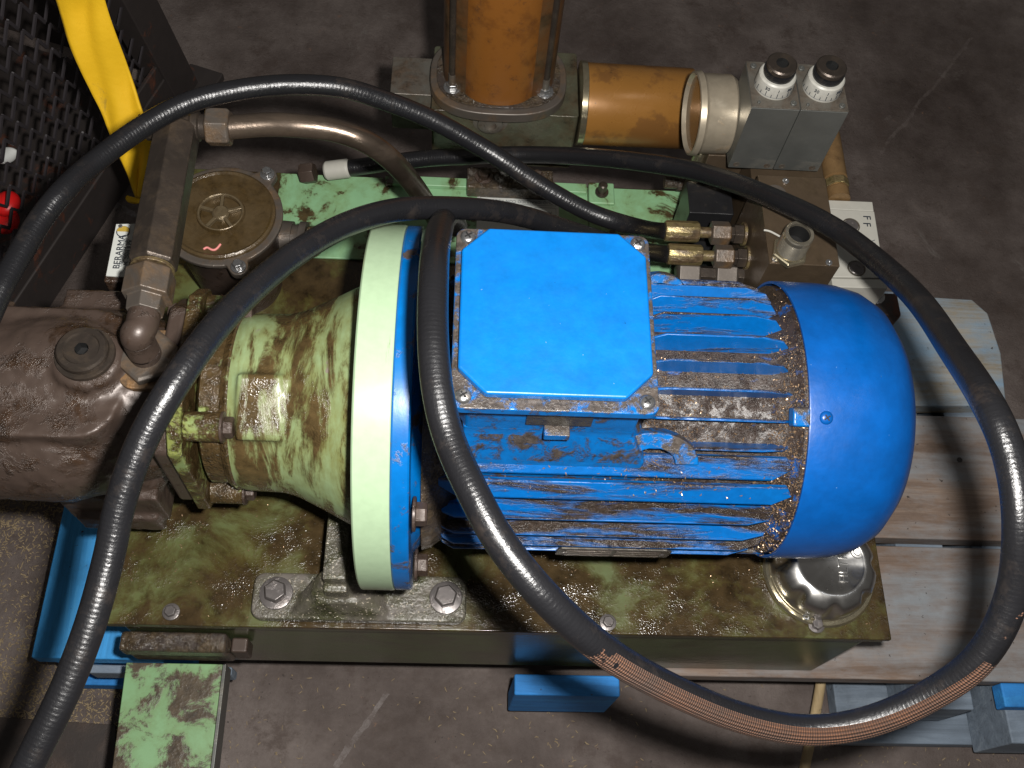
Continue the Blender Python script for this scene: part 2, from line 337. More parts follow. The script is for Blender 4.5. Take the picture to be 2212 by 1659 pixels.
def thing(name, label, cat, loc, group=None):
    o = bpy.data.objects.new(name, None); o.empty_display_size = .02; col.objects.link(o); o.location = loc
    o['label'] = label; o['category'] = cat
    if group: o['group'] = group
    return o
def base_of(o):
    v = Vector((0, 0, 0))
    while o is not None: v = v + Vector(o.location); o = o.parent
    return v
def obj(name, bm, mat, parent=None, bevel=0, ang=35, remesh=0, smooth=0, label=None, sub=0, kind=None):
    if parent is not None: bmesh.ops.translate(bm, verts=bm.verts, vec=-base_of(parent))
    bmesh.ops.recalc_face_normals(bm, faces=bm.faces)
    me = bpy.data.meshes.new(name); bm.to_mesh(me); bm.free()
    for p in me.polygons: p.use_smooth = True
    if not remesh: me.set_sharp_from_angle(angle=rad(ang))
    o = bpy.data.objects.new(name, me); col.objects.link(o); o.parent = parent
    me.materials.append(M[mat] if isinstance(mat, str) else mat)
    if remesh:
        m = o.modifiers.new('remesh', 'REMESH'); m.mode = 'VOXEL'; m.voxel_size = remesh; m.use_smooth_shade = True
        m2 = o.modifiers.new('smooth', 'SMOOTH'); m2.iterations = smooth; m2.factor = .6
    if bevel:
        m = o.modifiers.new('bevel', 'BEVEL'); m.width = bevel; m.segments = 2; m.limit_method = 'ANGLE'; m.angle_limit = rad(30); m.harden_normals = True
    if label: o['label'] = label
    if kind: o['kind'] = kind
    return o
def solo(o, label, cat, group=None):
    o['label'] = label; o['category'] = cat
    if group: o['group'] = group
    return o
def text(name, body, size, loc, xdir, normal, mat, parent, ext=.0002):
    cu = bpy.data.curves.new(name, 'FONT'); cu.body = body; cu.size = size; cu.extrude = ext; cu.align_x = 'CENTER'; cu.align_y = 'CENTER'; cu.resolution_u = 3
    to = bpy.data.objects.new('tmp', cu); col.objects.link(to); bpy.context.view_layer.update()
    me = bpy.data.meshes.new_from_object(to.evaluated_get(bpy.context.evaluated_depsgraph_get()))
    bpy.data.objects.remove(to)
    z = Vector(normal).normalized(); x = Vector(xdir); x = (x - z * x.dot(z)).normalized(); y = z.cross(x)
    R = Matrix((x, y, z)).transposed().to_4x4(); R.translation = Vector(loc) - (base_of(parent) if parent else Vector((0, 0, 0)))
    me.transform(R); me.materials.clear(); me.materials.append(M[mat]); me.name = name
    o = bpy.data.objects.new(name, me); col.objects.link(o); o.parent = parent; return o
def bolt(parent, o, axis, r=.005, h=.004, mat='bolt', name='bolt', washer=True, ph=None, label=None):
    bm = bmn(); a = Vector(axis).normalized()
    if washer: lathe(bm, o, a, [(0, r * 1.45), (h * .25, r * 1.45), (h * .3, r * 1.3)], 24)
    hexa(bm, Vector(o) + a * (h * .25 if washer else 0), a, r, h, random.random() if ph is None else ph)
    return obj(name, bm, mat, parent, bevel=.0003, ang=25, label=label)
def allen(parent, o, axis, r=.004, h=.006, mat='bolt', name='socket_screw'):
    bm = bmn(); lathe(bm, o, axis, [(0, r), (h * .85, r), (h, r * .86), (h, r * .5), (h * .5, r * .48), (h * .5, 0)], 24)
    return obj(name, bm, mat, parent, ang=30)
def pan_screw(parent, o, axis, r, mat, name='screw'):
    bm = bmn(); a, x, y = frame(axis); lathe(bm, o, a, [(0, r), (r * .25, r), (r * .5, r * .82), (r * .62, r * .45), (r * .66, 0)], 24)
    s = obj(name, bm, mat, parent, ang=40)
    bm = bmn(); o2 = Vector(o) + a * r * .655
    for q in (0.6, 0.6 + pi / 2):
        d = x * cos(q) + y * sin(q); e = a.cross(d)
        prism(bm, [o2 + d * r * .52 + e * r * .1, o2 - d * r * .52 + e * r * .1, o2 - d * r * .52 - e * r * .1, o2 + d * r * .52 - e * r * .1], a * r * .04)
        o2 = o2 + a * .00003
    obj('slot', bm, 'void', s)
    return s

# ================================================================== SETTING
bm = bmn(); g = 6; S = 60
for i in range(S + 1):
    for j in range(S + 1): bm.verts.new((-g + 2 * g * i / S, -g + 2 * g * j / S, 0))
bm.verts.ensure_lookup_table()
for i in range(S):
    for j in range(S):
        a = i * (S + 1) + j; bm.faces.new([bm.verts[a], bm.verts[a + S + 1], bm.verts[a + S + 2], bm.verts[a + 1]])
o = obj('floor', bm, 'concrete'); o['kind'] = 'structure'

# ================================================================== PALLET
pal = thing('wooden_pallet', 'worn wooden pallet with bare and blue painted boards under the green oil tank', 'pallet', (.11, .4, 0))
def board(name, x0, y0, z0, x1, y1, z1, mat, chip=None, lab=None):
    bm = bmn(); box(bm, (x0, y0, z0), (x1, y1, z1)); return obj(name, bm, mat, pal, bevel=.0018, label=lab)
Zp = .128
# far board with clipped corner
bm = bmn(); q = [(-.05, .462), (.50, .462), (.596, .466), (.604, .53), (.600, .582), (.585, .600), (.46, .603), (-.05, .603)]
prism(bm, [(a, b, Zp - .02) for a, b in q], (0, 0, .02)); obj('deck_board', bm, 'wood_pale', pal, bevel=.002, label='pale far board with a worn clipped corner')
board('deck_board', -.05, .3125, Zp - .02, .70, .451, Zp, 'wood_bare')
board('deck_board', .17, .173, Zp - .02, .72, .3045, Zp, 'wood_bare')
board('stringer', .455, .15, .03, .505, .62, Zp - .0205, 'wood_greyblue')
board('stringer', .535, .12, .03, .60, .60, Zp - .0205, 'wood_greyblue')
board('base_board', .40, .128, .006, .80, .20, .028, 'wood_greyblue')
board('base_board', -.38, .172, .006, -.255, .25, .028, 'wood_bluex')
board('deck_board', -.376, .1785, .108, -.262, .335, .128, 'wood_blue', lab='bright blue painted board at the left end')
board('stringer', -.372, .184, .03, -.335, .33, .1075, 'wood_bluex')
board('deck_board', -.331, .1700, .080, -.200, .1780, .106, 'wood_greyblue')
board('stringer', .062, .1535, .03, .160, .1725, .1265, 'wood_bluex', lab='blue painted block end below the tank front')
board('deck_board', .525, .150, Zp - .0195, .75, .1725, Zp - .001, 'wood_bluex')
for (x, y) in ((.452, .560), (.43, .53), (.585, .48), (.53, .40)):
    bm = bmn(); cyl(bm, (x, y, Zp), (0, 0, 1), .0028, .0008, 12); obj('nail_head', bm, 'rust', pal)
bm = bmn(); a = P(1905, 697, Zp + .004); b = P(1925, 690, Zp + .004); tube(bm, [a, (a + b) / 2, b], .0022, 8, 2); obj('bent_nail', bm, 'rust', pal)

# wooden stick
bm = bmn(); tube(bm, [P(1782, 1420, .045), P(1762, 1540, .040), P(1742, 1640, .03), P(1725, 1720, .012)], .0052, 12)
solo(obj('stick', bm, 'stick'), 'thin pale wooden stick sticking out from beneath the pallet onto the floor', 'stick')

# thin dark sheet over a darker rectangle of floor, lower left corner
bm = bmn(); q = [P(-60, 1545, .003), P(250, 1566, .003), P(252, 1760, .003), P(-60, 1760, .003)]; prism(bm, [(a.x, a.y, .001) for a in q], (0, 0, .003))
solo(obj('dark_sheet', bm, grimy('sheet', (.035, .026, .022), (.06, .04, .03), .45, .1, 12, (.6, .5)), None, bevel=.0005), 'flat dark sheet lying on the floor at the lower left', 'sheet')

# ================================================================== OIL TANK
ZT = .293
tank = thing('oil_tank', 'oily green rectangular steel oil tank carrying the blue motor', 'oil tank', (.04, .39, .13))
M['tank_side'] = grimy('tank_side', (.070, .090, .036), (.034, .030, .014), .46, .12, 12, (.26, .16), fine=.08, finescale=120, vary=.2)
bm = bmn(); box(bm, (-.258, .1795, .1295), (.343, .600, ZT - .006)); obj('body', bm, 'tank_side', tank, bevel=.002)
bm = bmn(); box(bm, (-.266, .1735, ZT - .0058), (.351, .607, ZT)); obj('top_plate', bm, 'green_tank', tank, bevel=.0012)
bm = bmn(); box(bm, (-.263, .1745, ZT - .0135), (.348, .1790, ZT - .006)); obj('rim', bm, 'tank_side', tank, bevel=.0008)
# cleaner painted service cover along the back
bm = bmn(); a = P(1030, 425, ZT); box(bm, (-.175, .510, ZT + .0002), (.1195, .604, ZT + .003)); box(bm, (.1200, .425, ZT + .0002), (P(1528, 450, ZT).x, .604, ZT + .003)); obj('rear_cover', bm, 'green_back', tank, bevel=.001, label='brighter green cover plate along the rear')
bm = bmn(); box(bm, (-.075, P(1100, 420, ZT).y, ZT + .0032), (.118, .6035, ZT + .0085)); obj('rear_step', bm, 'green_back', tank, bevel=.001)
for (x, y) in ((370, 1322), (1313, 1345), (1763, 1350)):
    bolt(tank, P(x, y, ZT + .001), (0, 0, 1), .0046, .0042, 'bolt')
# information label on the cover, its print upside down to the viewer
LB0 = P(1030, 455, ZT).x; LB1 = P(1206, 455, ZT).x; LBY = P(1100, 424, ZT).y; LC = (LB0 + LB1) / 2
lab = obj('information_label', box(bmn(), (LB0, .500, ZT + .0032), (LB1, LBY, ZT + .0040)), 'white_tag', tank)
for k, (s, sz) in enumerate((('OLIO IDRAULICO CON VISCOSITA', .0044), ('A 50 C', .0030))):
    text('lettering', s, sz, (LC, LBY - .009 - k * .008, ZT + .0042), (-1, 0, 0), (0, 0, 1), 'ink_grey', lab)
bm = bmn()
for (x0, x1, y0, y1) in ((LB1 - .023, LB1 - .003, LBY - .026, LBY - .015), (LB1 - .047, LB1 - .026, LBY - .026, LBY - .015), (LB0 + .003, LB1 - .003, LBY - .0125, LBY - .0055)):
    for (a, b, c_, d) in ((x0, y0, x1, y0 + .0004), (x0, y1, x1, y1 + .0004), (x0, y0, x0 + .0004, y1), (x1, y0, x1 + .0004, y1)): box(bm, (a, b, ZT + .0041), (c_, d, ZT + .00425))
obj('ruled_box', bm, 'ink_grey', lab)
text('lettering', 'HP', .0045, (LB1 - .0095, LBY - .0205, ZT + .0043), (-1, 0, 0), (0, 0, 1), 'ink', lab); text('lettering', '3', .0045, (LB1 - .018, LBY - .0205, ZT + .0043), (-1, 0, 0), (0, 0, 1), 'red', lab)
# lugs at the back
def sqlug(x, y, s=.012, h=.006, m='cast'):
    p = P(x, y, ZT + .008); bm = bmn(); box(bm, (p.x - s, p.y - s, ZT + .003), (p.x + s, p.y + s, ZT + .003 + h)); obj('clamp_plate', bm, m, tank, bevel=.0015)
    bm = bmn(); lathe(bm, (p.x, p.y, ZT + .003 + h), (0, 0, 1), [(0, .0065), (.002, .0065), (.002, .0042), (.012, .0042), (.013, .003)], 20); obj('stud', bm, 'steel_dark', tank)
sqlug(1300, 415, .0125, .004, 'green_back')
bm = bmn(); a = P(1100, 385, ZT + .02); box(bm, (a.x - .040, a.y - .012, ZT + .0034), (a.x + .042, a.y + .012, ZT + .02)); obj('clamp_bar', bm, 'grease', tank, bevel=.002)
bolt(tank, (a.x - .024, a.y, ZT + .02), (0, 0, 1), .006, .007, 'cast'); bolt(tank, (a.x + .026, a.y + .003, ZT + .02), (0, 0, 1), .005, .005, 'cast')
# L bracket on the front holding the green bar
bm = bmn(); box(bm, (-.262, .1625, .230), (-.178, .1785, .249)); box(bm, (-.2618, .1650, .198), (-.1782, .1783, .2305)); obj('bracket', bm, 'grease', tank, bevel=.003, label='grease-caked bracket on the front')
bm = bmn(); box(bm, (-.1775, .166, .206), (-.164, .1785, .232)); obj('bracket_ear', bm, 'cast', tank, bevel=.002)

# green flat bar pointing towards the viewer
gb = thing('support_bar', 'wide flat bar with flaking light green paint jutting out from the tank front', 'steel bar', (-.222, .16, .20))
bm = bmn(); prism(bm, [(-.268, .1622, .196), (-.1885, .1622, .196), (-.185, -.10, .196), (-.257, -.10, .196)], (0, 0, .006)); obj('bar', bm, 'green_bar', gb, bevel=.0008)
bm = bmn(); prism(bm, [(-.1883, .1620, .180), (-.1853, .1620, .180), (-.1818, -.10, .180), (-.1848, -.10, .180)], (0, 0, .0225)); obj('bright_edge', bm, 'alu', gb, bevel=.0006)

# ================================================================== ELECTRIC MOTOR
AX = Vector((0, .2955, .438))
mot = thing('electric_motor', 'blue finned electric motor with square terminal box, lying along the green tank', 'motor', (.11, .2955, .293))
def axl(x): return Vector((x, AX.y, AX.z))
bm = bmn(); lathe(bm, axl(-.012), (1, 0, 0), [(0, .085), (.008, .080), (.211, .080), (.222, .0865), (.2265, .0940), (.236, .0945), (.238, .07)], 72); obj('body', bm, 'blue_body', mot)
# blue flange ring
bm = bmn(); lathe(bm, axl(-.0370), (1, 0, 0), [(0, .1240), (.001, .1248), (.0100, .1248), (.0110, .1240), (.0110, .100), (.018, .092)], 128); obj('flange', bm, 'blue_ring', mot, ang=30)
# end shield behind the flange
bm = bmn(); lathe(bm, axl(-.020), (1, 0, 0), [(0, .098), (.006, .096), (.016, .088), (.02, .080)], 72); obj('end_shield', bm, 'grease', mot)
def polar(a, r):  # a measured from straight up (+Z) towards the viewer (-Y)
    return Vector((0, -sin(rad(a)) * r, cos(rad(a)) * r))
def fin(a, x0, x1, r0=.077, r1=.0965, t=.0017, mat='blue_dirty', c0=.012, c1=.024):
    bm = bmn(); d = polar(a, 1); e = Vector((0, d.z, -d.y))
    prof = [(x0, r0), (x1, r0), (x1, r0 + .003), (x1 - c1 * .4, r1 - .004), (x1 - c1, r1), (x0 + c0, r1), (x0 + c0 * .35, r1 - .004), (x0, r0 + .004)]
    prism(bm, [axl(x) + d * r - e * t / 2 for x, r in prof], e * t)
    return obj('fin', bm, mat, mot, bevel=.0006)
for a in range(-172, 180, 11):
    if 38 < a < 66: continue
    x0 = -.011
    if -40 < a < 34: x0 = .118
    fin(a, x0, .214 + random.uniform(-.002, .001))
# broad machined lands with lug on the viewer's side and one at the back
def land(a, x0, x1, r, wd, name='land'):
    bm = bmn(); d = polar(a, 1); e = Vector((0, -d.z, d.y))  # e points to the viewer / downwards
    b = axl(0) + d * r
    pts = [b + Vector((x0, 0, 0)) - e * wd * .5, b + Vector((x1 - .004, 0, 0)) - e * wd * .5, b + Vector((x1, 0, 0)), b + Vector((x1 - .012, 0, 0)) + e * wd * .5, b + Vector((x0 + .012, 0, 0)) + e * wd * .5, b + Vector((x0, 0, 0)) - e * wd * .1]
    prism(bm, pts, -d * .004); prism(bm, [pts[4] + Vector((0, 0, 0)), pts[3], pts[3] - e * .002, pts[4] - e * .002], -d * .016)
    return obj(name, bm, 'blue_dirty', mot, bevel=.0008)
land(45, -.006, .210, .0925, .0155); land(57, -.010, .213, .0925, .0140); land(-46, .118, .200, .091, .020)
# lifting lug: half ring standing on the land
def lug(a, x, r, R=.020):
    d = polar(a, 1); up = Vector((0, .72, .70)).normalized(); e = Vector((0, -up.z, up.y)); bm = bmn(); b = axl(x) + d * r
    out = []
    for k in range(13): t = pi * k / 12; out.append(b + Vector((cos(t) * R * 1.15, 0, 0)) + up * sin(t) * R * .85)
    inn = []
    for k in range(13): t = pi * (12 - k) / 12; inn.append(b + Vector((cos(t) * R * .55, 0, 0)) + up * sin(t) * R * .42)
    ring = [b + Vector((R * 1.6, 0, 0))] + out + [b - Vector((R * 1.6, 0, 0))] + inn
    A = [bm.verts.new(p - e * .005) for p in out + inn]; B = [bm.verts.new(p + e * .005) for p in out + inn]; n_ = 13
    for k in range(12):
        o0, o1, i0, i1 = k, k + 1, 25 - k, 24 - k
        bm.faces.new([A[o0], A[o1], A[i1], A[i0]]); bm.faces.new([B[i0], B[i1], B[o1], B[o0]])
        bm.faces.new([A[o0], B[o0], B[o1], A[o1]]); bm.faces.new([A[i1], B[i1], B[i0], A[i0]])
    bm.faces.new([A[0], A[25], B[25], B[0]]); bm.faces.new([A[12], B[12], B[13], A[13]])
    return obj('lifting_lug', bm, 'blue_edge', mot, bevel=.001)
lug(43, .1215, .0925, .0245); lug(-48, .135, .088, .016)
# terminal box
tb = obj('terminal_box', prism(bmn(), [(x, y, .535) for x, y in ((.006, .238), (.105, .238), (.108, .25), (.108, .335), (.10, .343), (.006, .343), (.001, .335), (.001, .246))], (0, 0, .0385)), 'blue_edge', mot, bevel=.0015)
bm = bmn()   # flared plinth that carries the box
A = [(.004, .238), (.106, .238), (.106, .343), (.004, .343)]; B = [(.004, .229), (.116, .229), (.118, .352), (.004, .352)]
v0 = [bm.verts.new((x, y, .537)) for x, y in A]; v1 = [bm.verts.new((x, y, .527)) for x, y in A]; v2 = [bm.verts.new((x, y, .509)) for x, y in B]; v3 = [bm.verts.new((x, y, .47)) for x, y in B]
for u, v in ((v0, v1), (v1, v2), (v2, v3)):
    for k in range(4): bm.faces.new([u[k], u[(k + 1) % 4], v[(k + 1) % 4], v[k]])
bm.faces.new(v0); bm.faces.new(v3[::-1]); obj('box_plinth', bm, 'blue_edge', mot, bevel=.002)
bm = bmn(); box(bm, (.040, .2352, .548), (.078, .2379, .570)); obj('blanking_plate', bm, 'plate_dark', tb, bevel=.0006)
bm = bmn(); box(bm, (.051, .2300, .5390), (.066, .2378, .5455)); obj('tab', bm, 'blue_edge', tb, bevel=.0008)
# lid
LX0, LX1, LY0, LY1, LZ = -.0035, .1115, .2292, .3475, .574
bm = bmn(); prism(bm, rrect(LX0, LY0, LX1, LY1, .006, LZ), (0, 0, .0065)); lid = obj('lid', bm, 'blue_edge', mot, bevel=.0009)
c = .0155; X0, X1, Y0, Y1 = LX0 + .0035, LX1 - .0035, LY0 + .0065, LY1 - .0035
octo = [(X0 + c, Y0), (X1 - c, Y0), (X1, Y0 + c), (X1, Y1 - c), (X1 - c, Y1), (X0 + c, Y1), (X0, Y1 - c), (X0, Y0 + c)]
bm = bmn(); prism(bm, [(x, y, LZ + .0066) for x, y in octo], (0, 0, .0062)); o = obj('raised_panel', bm, 'blue_clean', lid, bevel=.0016); o.modifiers[0].segments = 4
for x, y in ((LX0 + .007, LY0 + .007), (LX1 - .007, LY0 + .007), (LX1 - .007, LY1 - .007), (LX0 + .007, LY1 - .007)):
    pan_screw(lid, (x, y, LZ + .0066), (0, 0, 1), .0046, 'blue_screw' if 'blue_screw' in M else 'bolt_zinc')
# fan cover: shell with a real inner side
prof = [(0, .0955), (0, .0972), (.001, .0975), (.030, .0972), (.043, .0962), (.057, .0925), (.068, .086), (.077, .075), (.083, .060), (.0865, .040), (.088, .018), (.0883, 0)]
bm = bmn(); lathe(bm, axl(.2165), (1, 0, 0), prof, 128, cap0=False); lathe(bm, axl(.2165), (1, 0, 0), [(0, .0955), (.038, .0950), (.070, .080), (.084, 0)], 96, cap0=False)
fc = obj('fan_cover', bm, 'blue_cover', mot, ang=60)
a = 24; d = polar(a, 1); pan_screw(fc, axl(.2265) + d * .0970, d, .0042, 'blue_cover')
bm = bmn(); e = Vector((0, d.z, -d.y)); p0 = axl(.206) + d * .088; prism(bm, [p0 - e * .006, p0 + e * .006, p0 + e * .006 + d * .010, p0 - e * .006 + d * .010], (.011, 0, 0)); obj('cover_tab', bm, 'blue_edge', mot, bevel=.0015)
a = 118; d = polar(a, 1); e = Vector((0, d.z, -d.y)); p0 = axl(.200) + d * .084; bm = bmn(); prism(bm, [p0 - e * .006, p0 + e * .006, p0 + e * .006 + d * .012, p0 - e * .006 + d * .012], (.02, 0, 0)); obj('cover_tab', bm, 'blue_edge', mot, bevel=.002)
# name plate low on the body
d = polar(96, 1); e = Vector((0, -d.z, d.y)); bm = bmn(); b = axl(0) + d * .0975; f_ = e * .012
pl = [b + Vector((.072, 0, 0)) - f_, b + Vector((.142, 0, 0)) - f_, b + Vector((.146, 0, 0)) - f_ * .7, b + Vector((.146, 0, 0)) + f_ * .8, b + Vector((.070, 0, 0)) + f_ * .8, b + Vector((.070, 0, 0)) - f_ * .7]
prism(bm, pl, d * .0015); npl = obj('name_plate', bm, 'plate_dark', mot, bevel=.0005)
bm = bmn()
for k in range(3):
    for x0, x1 in ((.076, .106), (.109, .139)):
        q = b + d * .0016 + e * (-.007 + k * .006); prism(bm, [q + Vector((x0, 0, 0)), q + Vector((x1, 0, 0)), q + Vector((x1, 0, 0)) + e * .0035, q + Vector((x0, 0, 0)) + e * .0035], d * .0003)
obj('printed_fields', bm, 'steel_dark', npl)
for x in (.075, .141): bolt(npl, b + Vector((x, 0, 0)) + d * .001, d, .0015, .001, 'bolt', 'rivet', False)
# flange bolts heads on the motor side
for a in (62, 104, -40):
    d = polar(a, 1); bolt(mot, axl(-.0243) + d * .108, (1, 0, 0), .0075, .007, 'cast')

# ================================================================== BELL HOUSING
bell = thing('bell_housing', 'green cone-shaped bell housing with flaking oily paint between pump and motor', 'bell housing', (-.10, .2955, .293))
bm = bmn(); lathe(bm, axl(-.0598), (1, 0, 0), [(0, .1238), (.0012, .1252), (.0218, .1252), (.0227, .1246)], 128); obj('flange_ring', bm, 'green_ring', bell, bevel=.0004, ang=30, label='pale green rim')
bm = bmn(); lathe(bm, axl(-.150), (1, 0, 0), [(0, .058), (.010, .061), (.034, .0615), (.044, .064), (.066, .0745), (.0903, .087)], 72)
# flat cast pad on the neck
d = polar(30, 1); e = Vector((0, -d.z, d.y))
for aa in (28,):
    dd = polar(aa, 1); ee = Vector((0, -dd.z, dd.y)); b = axl(-.138) + dd * .050
    prism(bm, [b - ee * .021, b + ee * .021, b + ee * .021 + dd * .0155, b - ee * .021 + dd * .0155], (.028, 0, 0))
box(bm, (-.158, .270, .36), (-.10, .325, .40))
obj('cone', bm, 'green_bell', bell, remesh=.0022, smooth=5)
bm = bmn(); lathe(bm, axl(-.166), (1, 0, 0), [(0, .050), (.003, .056), (.016, .056), (.018, .052)], 64); lathe(bm, axl(-.150), (1, 0, 0), [(0, .058), (.004, .0605), (.008, .058)], 64); obj('neck', bm, 'green_neck', bell)
# square flange plate of the bell towards the pump, set on its corner
def diamond(x, R, c, t):
    pts = []
    for k in range(4):
        a = k * 90 + 43
        for s in (-c, c): pts.append(axl(x) + polar(a + s, R))
    return pts
bm = bmn(); prism(bm, diamond(-.178, .077, 9, 0), (.009, 0, 0)); obj('pump_flange', bm, 'green_neck', bell, bevel=.0015)
for a in (40, 128, -50):
    d = polar(a, 1); bm = bmn(); cyl(bm, axl(-.1685) + d * .064, (1, 0, 0), .0095, .022, 28, .001); s = obj('spacer_sleeve', bm, 'green_neck', bell, label='green sleeve')
    bolt(s, axl(-.1465) + d * .064, (1, 0, 0), .007, .006, 'cast')
# foot bracket
bm = bmn()
a0 = P(548, 1290, ZT + .01); a1 = P(1018, 1300, ZT + .01)
prism(bm, rrect(-.151, .1775, .013, .2135, .008, ZT + .001), (0, 0, .0095))
box(bm, (-.093, .196, .30), (-.076, .285, .352)); box(bm, (-.093, .190, .295), (-.076, .21, .338))
prism(bm, [(-.120, .1795, ZT + .010), (-.045, .1795, ZT + .010), (-.070, .186, .322), (-.098, .186, .322)], (0, .006, 0))
prism(bm, [(-.120, .182, ZT + .006), (-.045, .182, ZT + .006), (-.073, .196, .335), (-.096, .196, .335)], (0, .012, 0))
obj('foot', bm, 'green_foot' if 'green_foot' in M else grimy('foot_cast', (.13, .115, .10), (.05, .05, .025), .48, .12, 30, (.32, .16), metal=(.1, 0), fine=.9, finescale=300, finedist=.0013, speck=.5, speckcol=(.32, .28, .22)), bell, remesh=.0014, smooth=4)
for x, y in ((597, 1282), (963, 1292)):
    bolt(bell, P(x, y, ZT + .0105), (0, 0, 1), .0088, .008, 'bolt')

# ================================================================== PUMP
PN = P(322, 772, .496)
pump = thing('vane_pump', 'brown cast iron pump with a large round plug on top, bolted to the bell housing', 'pump', (-.25, .295, .33))
bm = bmn()
lathe(bm, axl(-.345), (1, 0, 0), [(0, .050), (.01, .058), (.05, .060), (.12, .060), (.150, .052), (.162, .046), (.166, .045)], 48)
prism(bm, rrect(-.327, .243, -.212, .335, .024, .430), (0, 0, .060)); lathe(bm, (-.335, .276, .438), (1, 0, 0), [(0, .045), (.008, .052), (.080, .054), (.110, .045), (.125, .030)], 40); lathe(bm, (-.300, .300, .462), (1, 0, 0), [(0, .034), (.03, .040), (.06, .040), (.085, .030)], 32)          # flat-topped upper casting
prism(bm, rrect(-.325, .246, -.235, .330, .018, .40), (0, 0, .06))
PG = P(175, 752, .512)
cyl(bm, (PG.x, PG.y, .480), (0, 0, 1), .0225, .0225, 40, .003)                     # boss of the plug
cyl(bm, (PN.x, PN.y, .465), (0, 0, 1), .022, .024, 32, .002)
box(bm, (-.276, .236, .355), (-.206, .290, .40)); box(bm, (-.270, .231, .345), (-.212, .26, .37))
box(bm, (-.27, .335, .42), (-.222, .362, .470)); box(bm, (-.258, .355, .40), (-.232, .37, .455))
lathe(bm, (-.225, .262, .400), (.05, -1, .35), [(-.02, .03), (.012, .024), (.02, .016)], 32)
pc = obj('casting', bm, 'cast', pump, remesh=.0019, smooth=4)
tx = bpy.data.textures.new('cast_roughness', 'CLOUDS'); tx.noise_scale = .007; tx.noise_depth = 3
mm = pc.modifiers.new('rough_cast', 'DISPLACE'); mm.texture = tx; mm.strength = .0016; mm.mid_level = .5
bm = bmn(); prism(bm, diamond(-.190, .070, 12, 0), (.0115, 0, 0)); obj('flange_plate', bm, 'cast', pump, bevel=.003)
bm = bmn(); lathe(bm, (PG.x, PG.y, .5022), (0, 0, 1), [(0, .0182), (.0030, .0182), (.0031, .0150), (.0048, .0146), (.0052, .0158), (.0085, .0158), (.0100, .0146), (.0102, .0112), (.0090, .0104), (.0090, .0042)], 48, cap1=False); pg = obj('plug', bm, 'steel_dark', pump, ang=30)
bm = bmn(); lathe(bm, (PG.x, PG.y, .5117), (0, 0, 1), [(0, .0045), (-.006, .0043), (-.006, 0)], 6, cap0=False); obj('hex_socket', bm, 'void', pg)
bm = bmn(); hexa(bm, (PN.x, PN.y, .4930), (0, 0, 1), .0195, .0070, .35); obj('port_nut', bm, 'cast_grey', pump, bevel=.0008)
bm = bmn(); prism(bm, rrect(PN.x - .018, PN.y - .021, PN.x + .024, PN.y + .022, .010, .4880), (0, 0, .0055)); obj('port_pad', bm, grimy('pad_rust', (.13, .085, .05), (.22, .12, .05), .42, .05, 40, (.4, .4), metal=(.3, .2), fine=.4), pump, bevel=.001, label='machined rusty pad')
for x, y, z in ((145, 1062, .352), (200, 1108, .335), (288, 1112, .335)):
    p_ = P(x, y, z); allen(pump, p_ + Vector((0, .006, 0)), (0, -.9, .35), .0042, .007)
bolt(pump, P(385, 685, .47), (0, 0, 1), .006, .01, 'cast', washer=False)
bolt(pump, P(30, 680, .45), (-1, 0, .2), .009, .01, 'cast', washer=False)
# pump plate, riveted to the rear lug, text running up
pa, pb, pc, pd_ = P(252, 486, .462), P(295, 485, .462), P(273, 600, .462), P(230, 597, .462)
bm = bmn(); prism(bm, [pa, pb, pc, pd_], (0, 0, .001)); tag_ = obj('name_plate', bm, 'white_tag', pump)
up_ = ((pa + pb) / 2 - (pc + pd_) / 2); sd = (pb - pa)
text('lettering', 'BERARMA', .0066, (pd_ + pa) / 2 * .56 + (pb + pc) / 2 * .44 - up_ * .04 + Vector((0, 0, .0012)), up_, (0, 0, 1), 'ink', tag_)
text('lettering', 'Oleodinamica  Tipo', .0030, (pd_ + pa) / 2 * .36 + (pb + pc) / 2 * .64 - up_ * .05 + Vector((0, 0, .0012)), up_, (0, 0, 1), 'ink_grey', tag_)
text('lettering', 'N. 2504 8 PV', .0040, (pd_ + pa) / 2 * .14 + (pb + pc) / 2 * .86 - up_ * .05 + Vector((0, 0, .0012)), up_, (0, 0, 1), 'ink_grey', tag_)
ce = pa + sd * .42 - up_ * .15 + Vector((0, 0, .0011)); bm = bmn(); prism(bm, [ce + (Matrix.Rotation(rad(t), 3, 'Z') @ Vector((.0046, 0, 0))) for t in range(0, 181, 20)], (0, 0, .0002)); obj('emblem', bm, 'gold_ink', tag_)
bm = bmn(); lathe(bm, ce + Vector((0, 0, -.0002)), (0, 0, 1), [(0, .0048), (.0003, .0048), (.0003, .0041), (0, .0041)], 24, cap0=False, cap1=False); obj('emblem_ring', bm, 'ink', tag_)
bolt(tag_, pa + sd * .25 - up_ * .05 + Vector((0, 0, .001)), (0, 0, 1), .0016, .0012, 'bolt_zinc', 'rivet', False)
bm = bmn(); box(bm, (pd_.x - .002, pd_.y - .004, .42), (pb.x - .002, pa.y + .002, .4615)); obj('plate_boss', bm, 'cast', pump, bevel=.002)

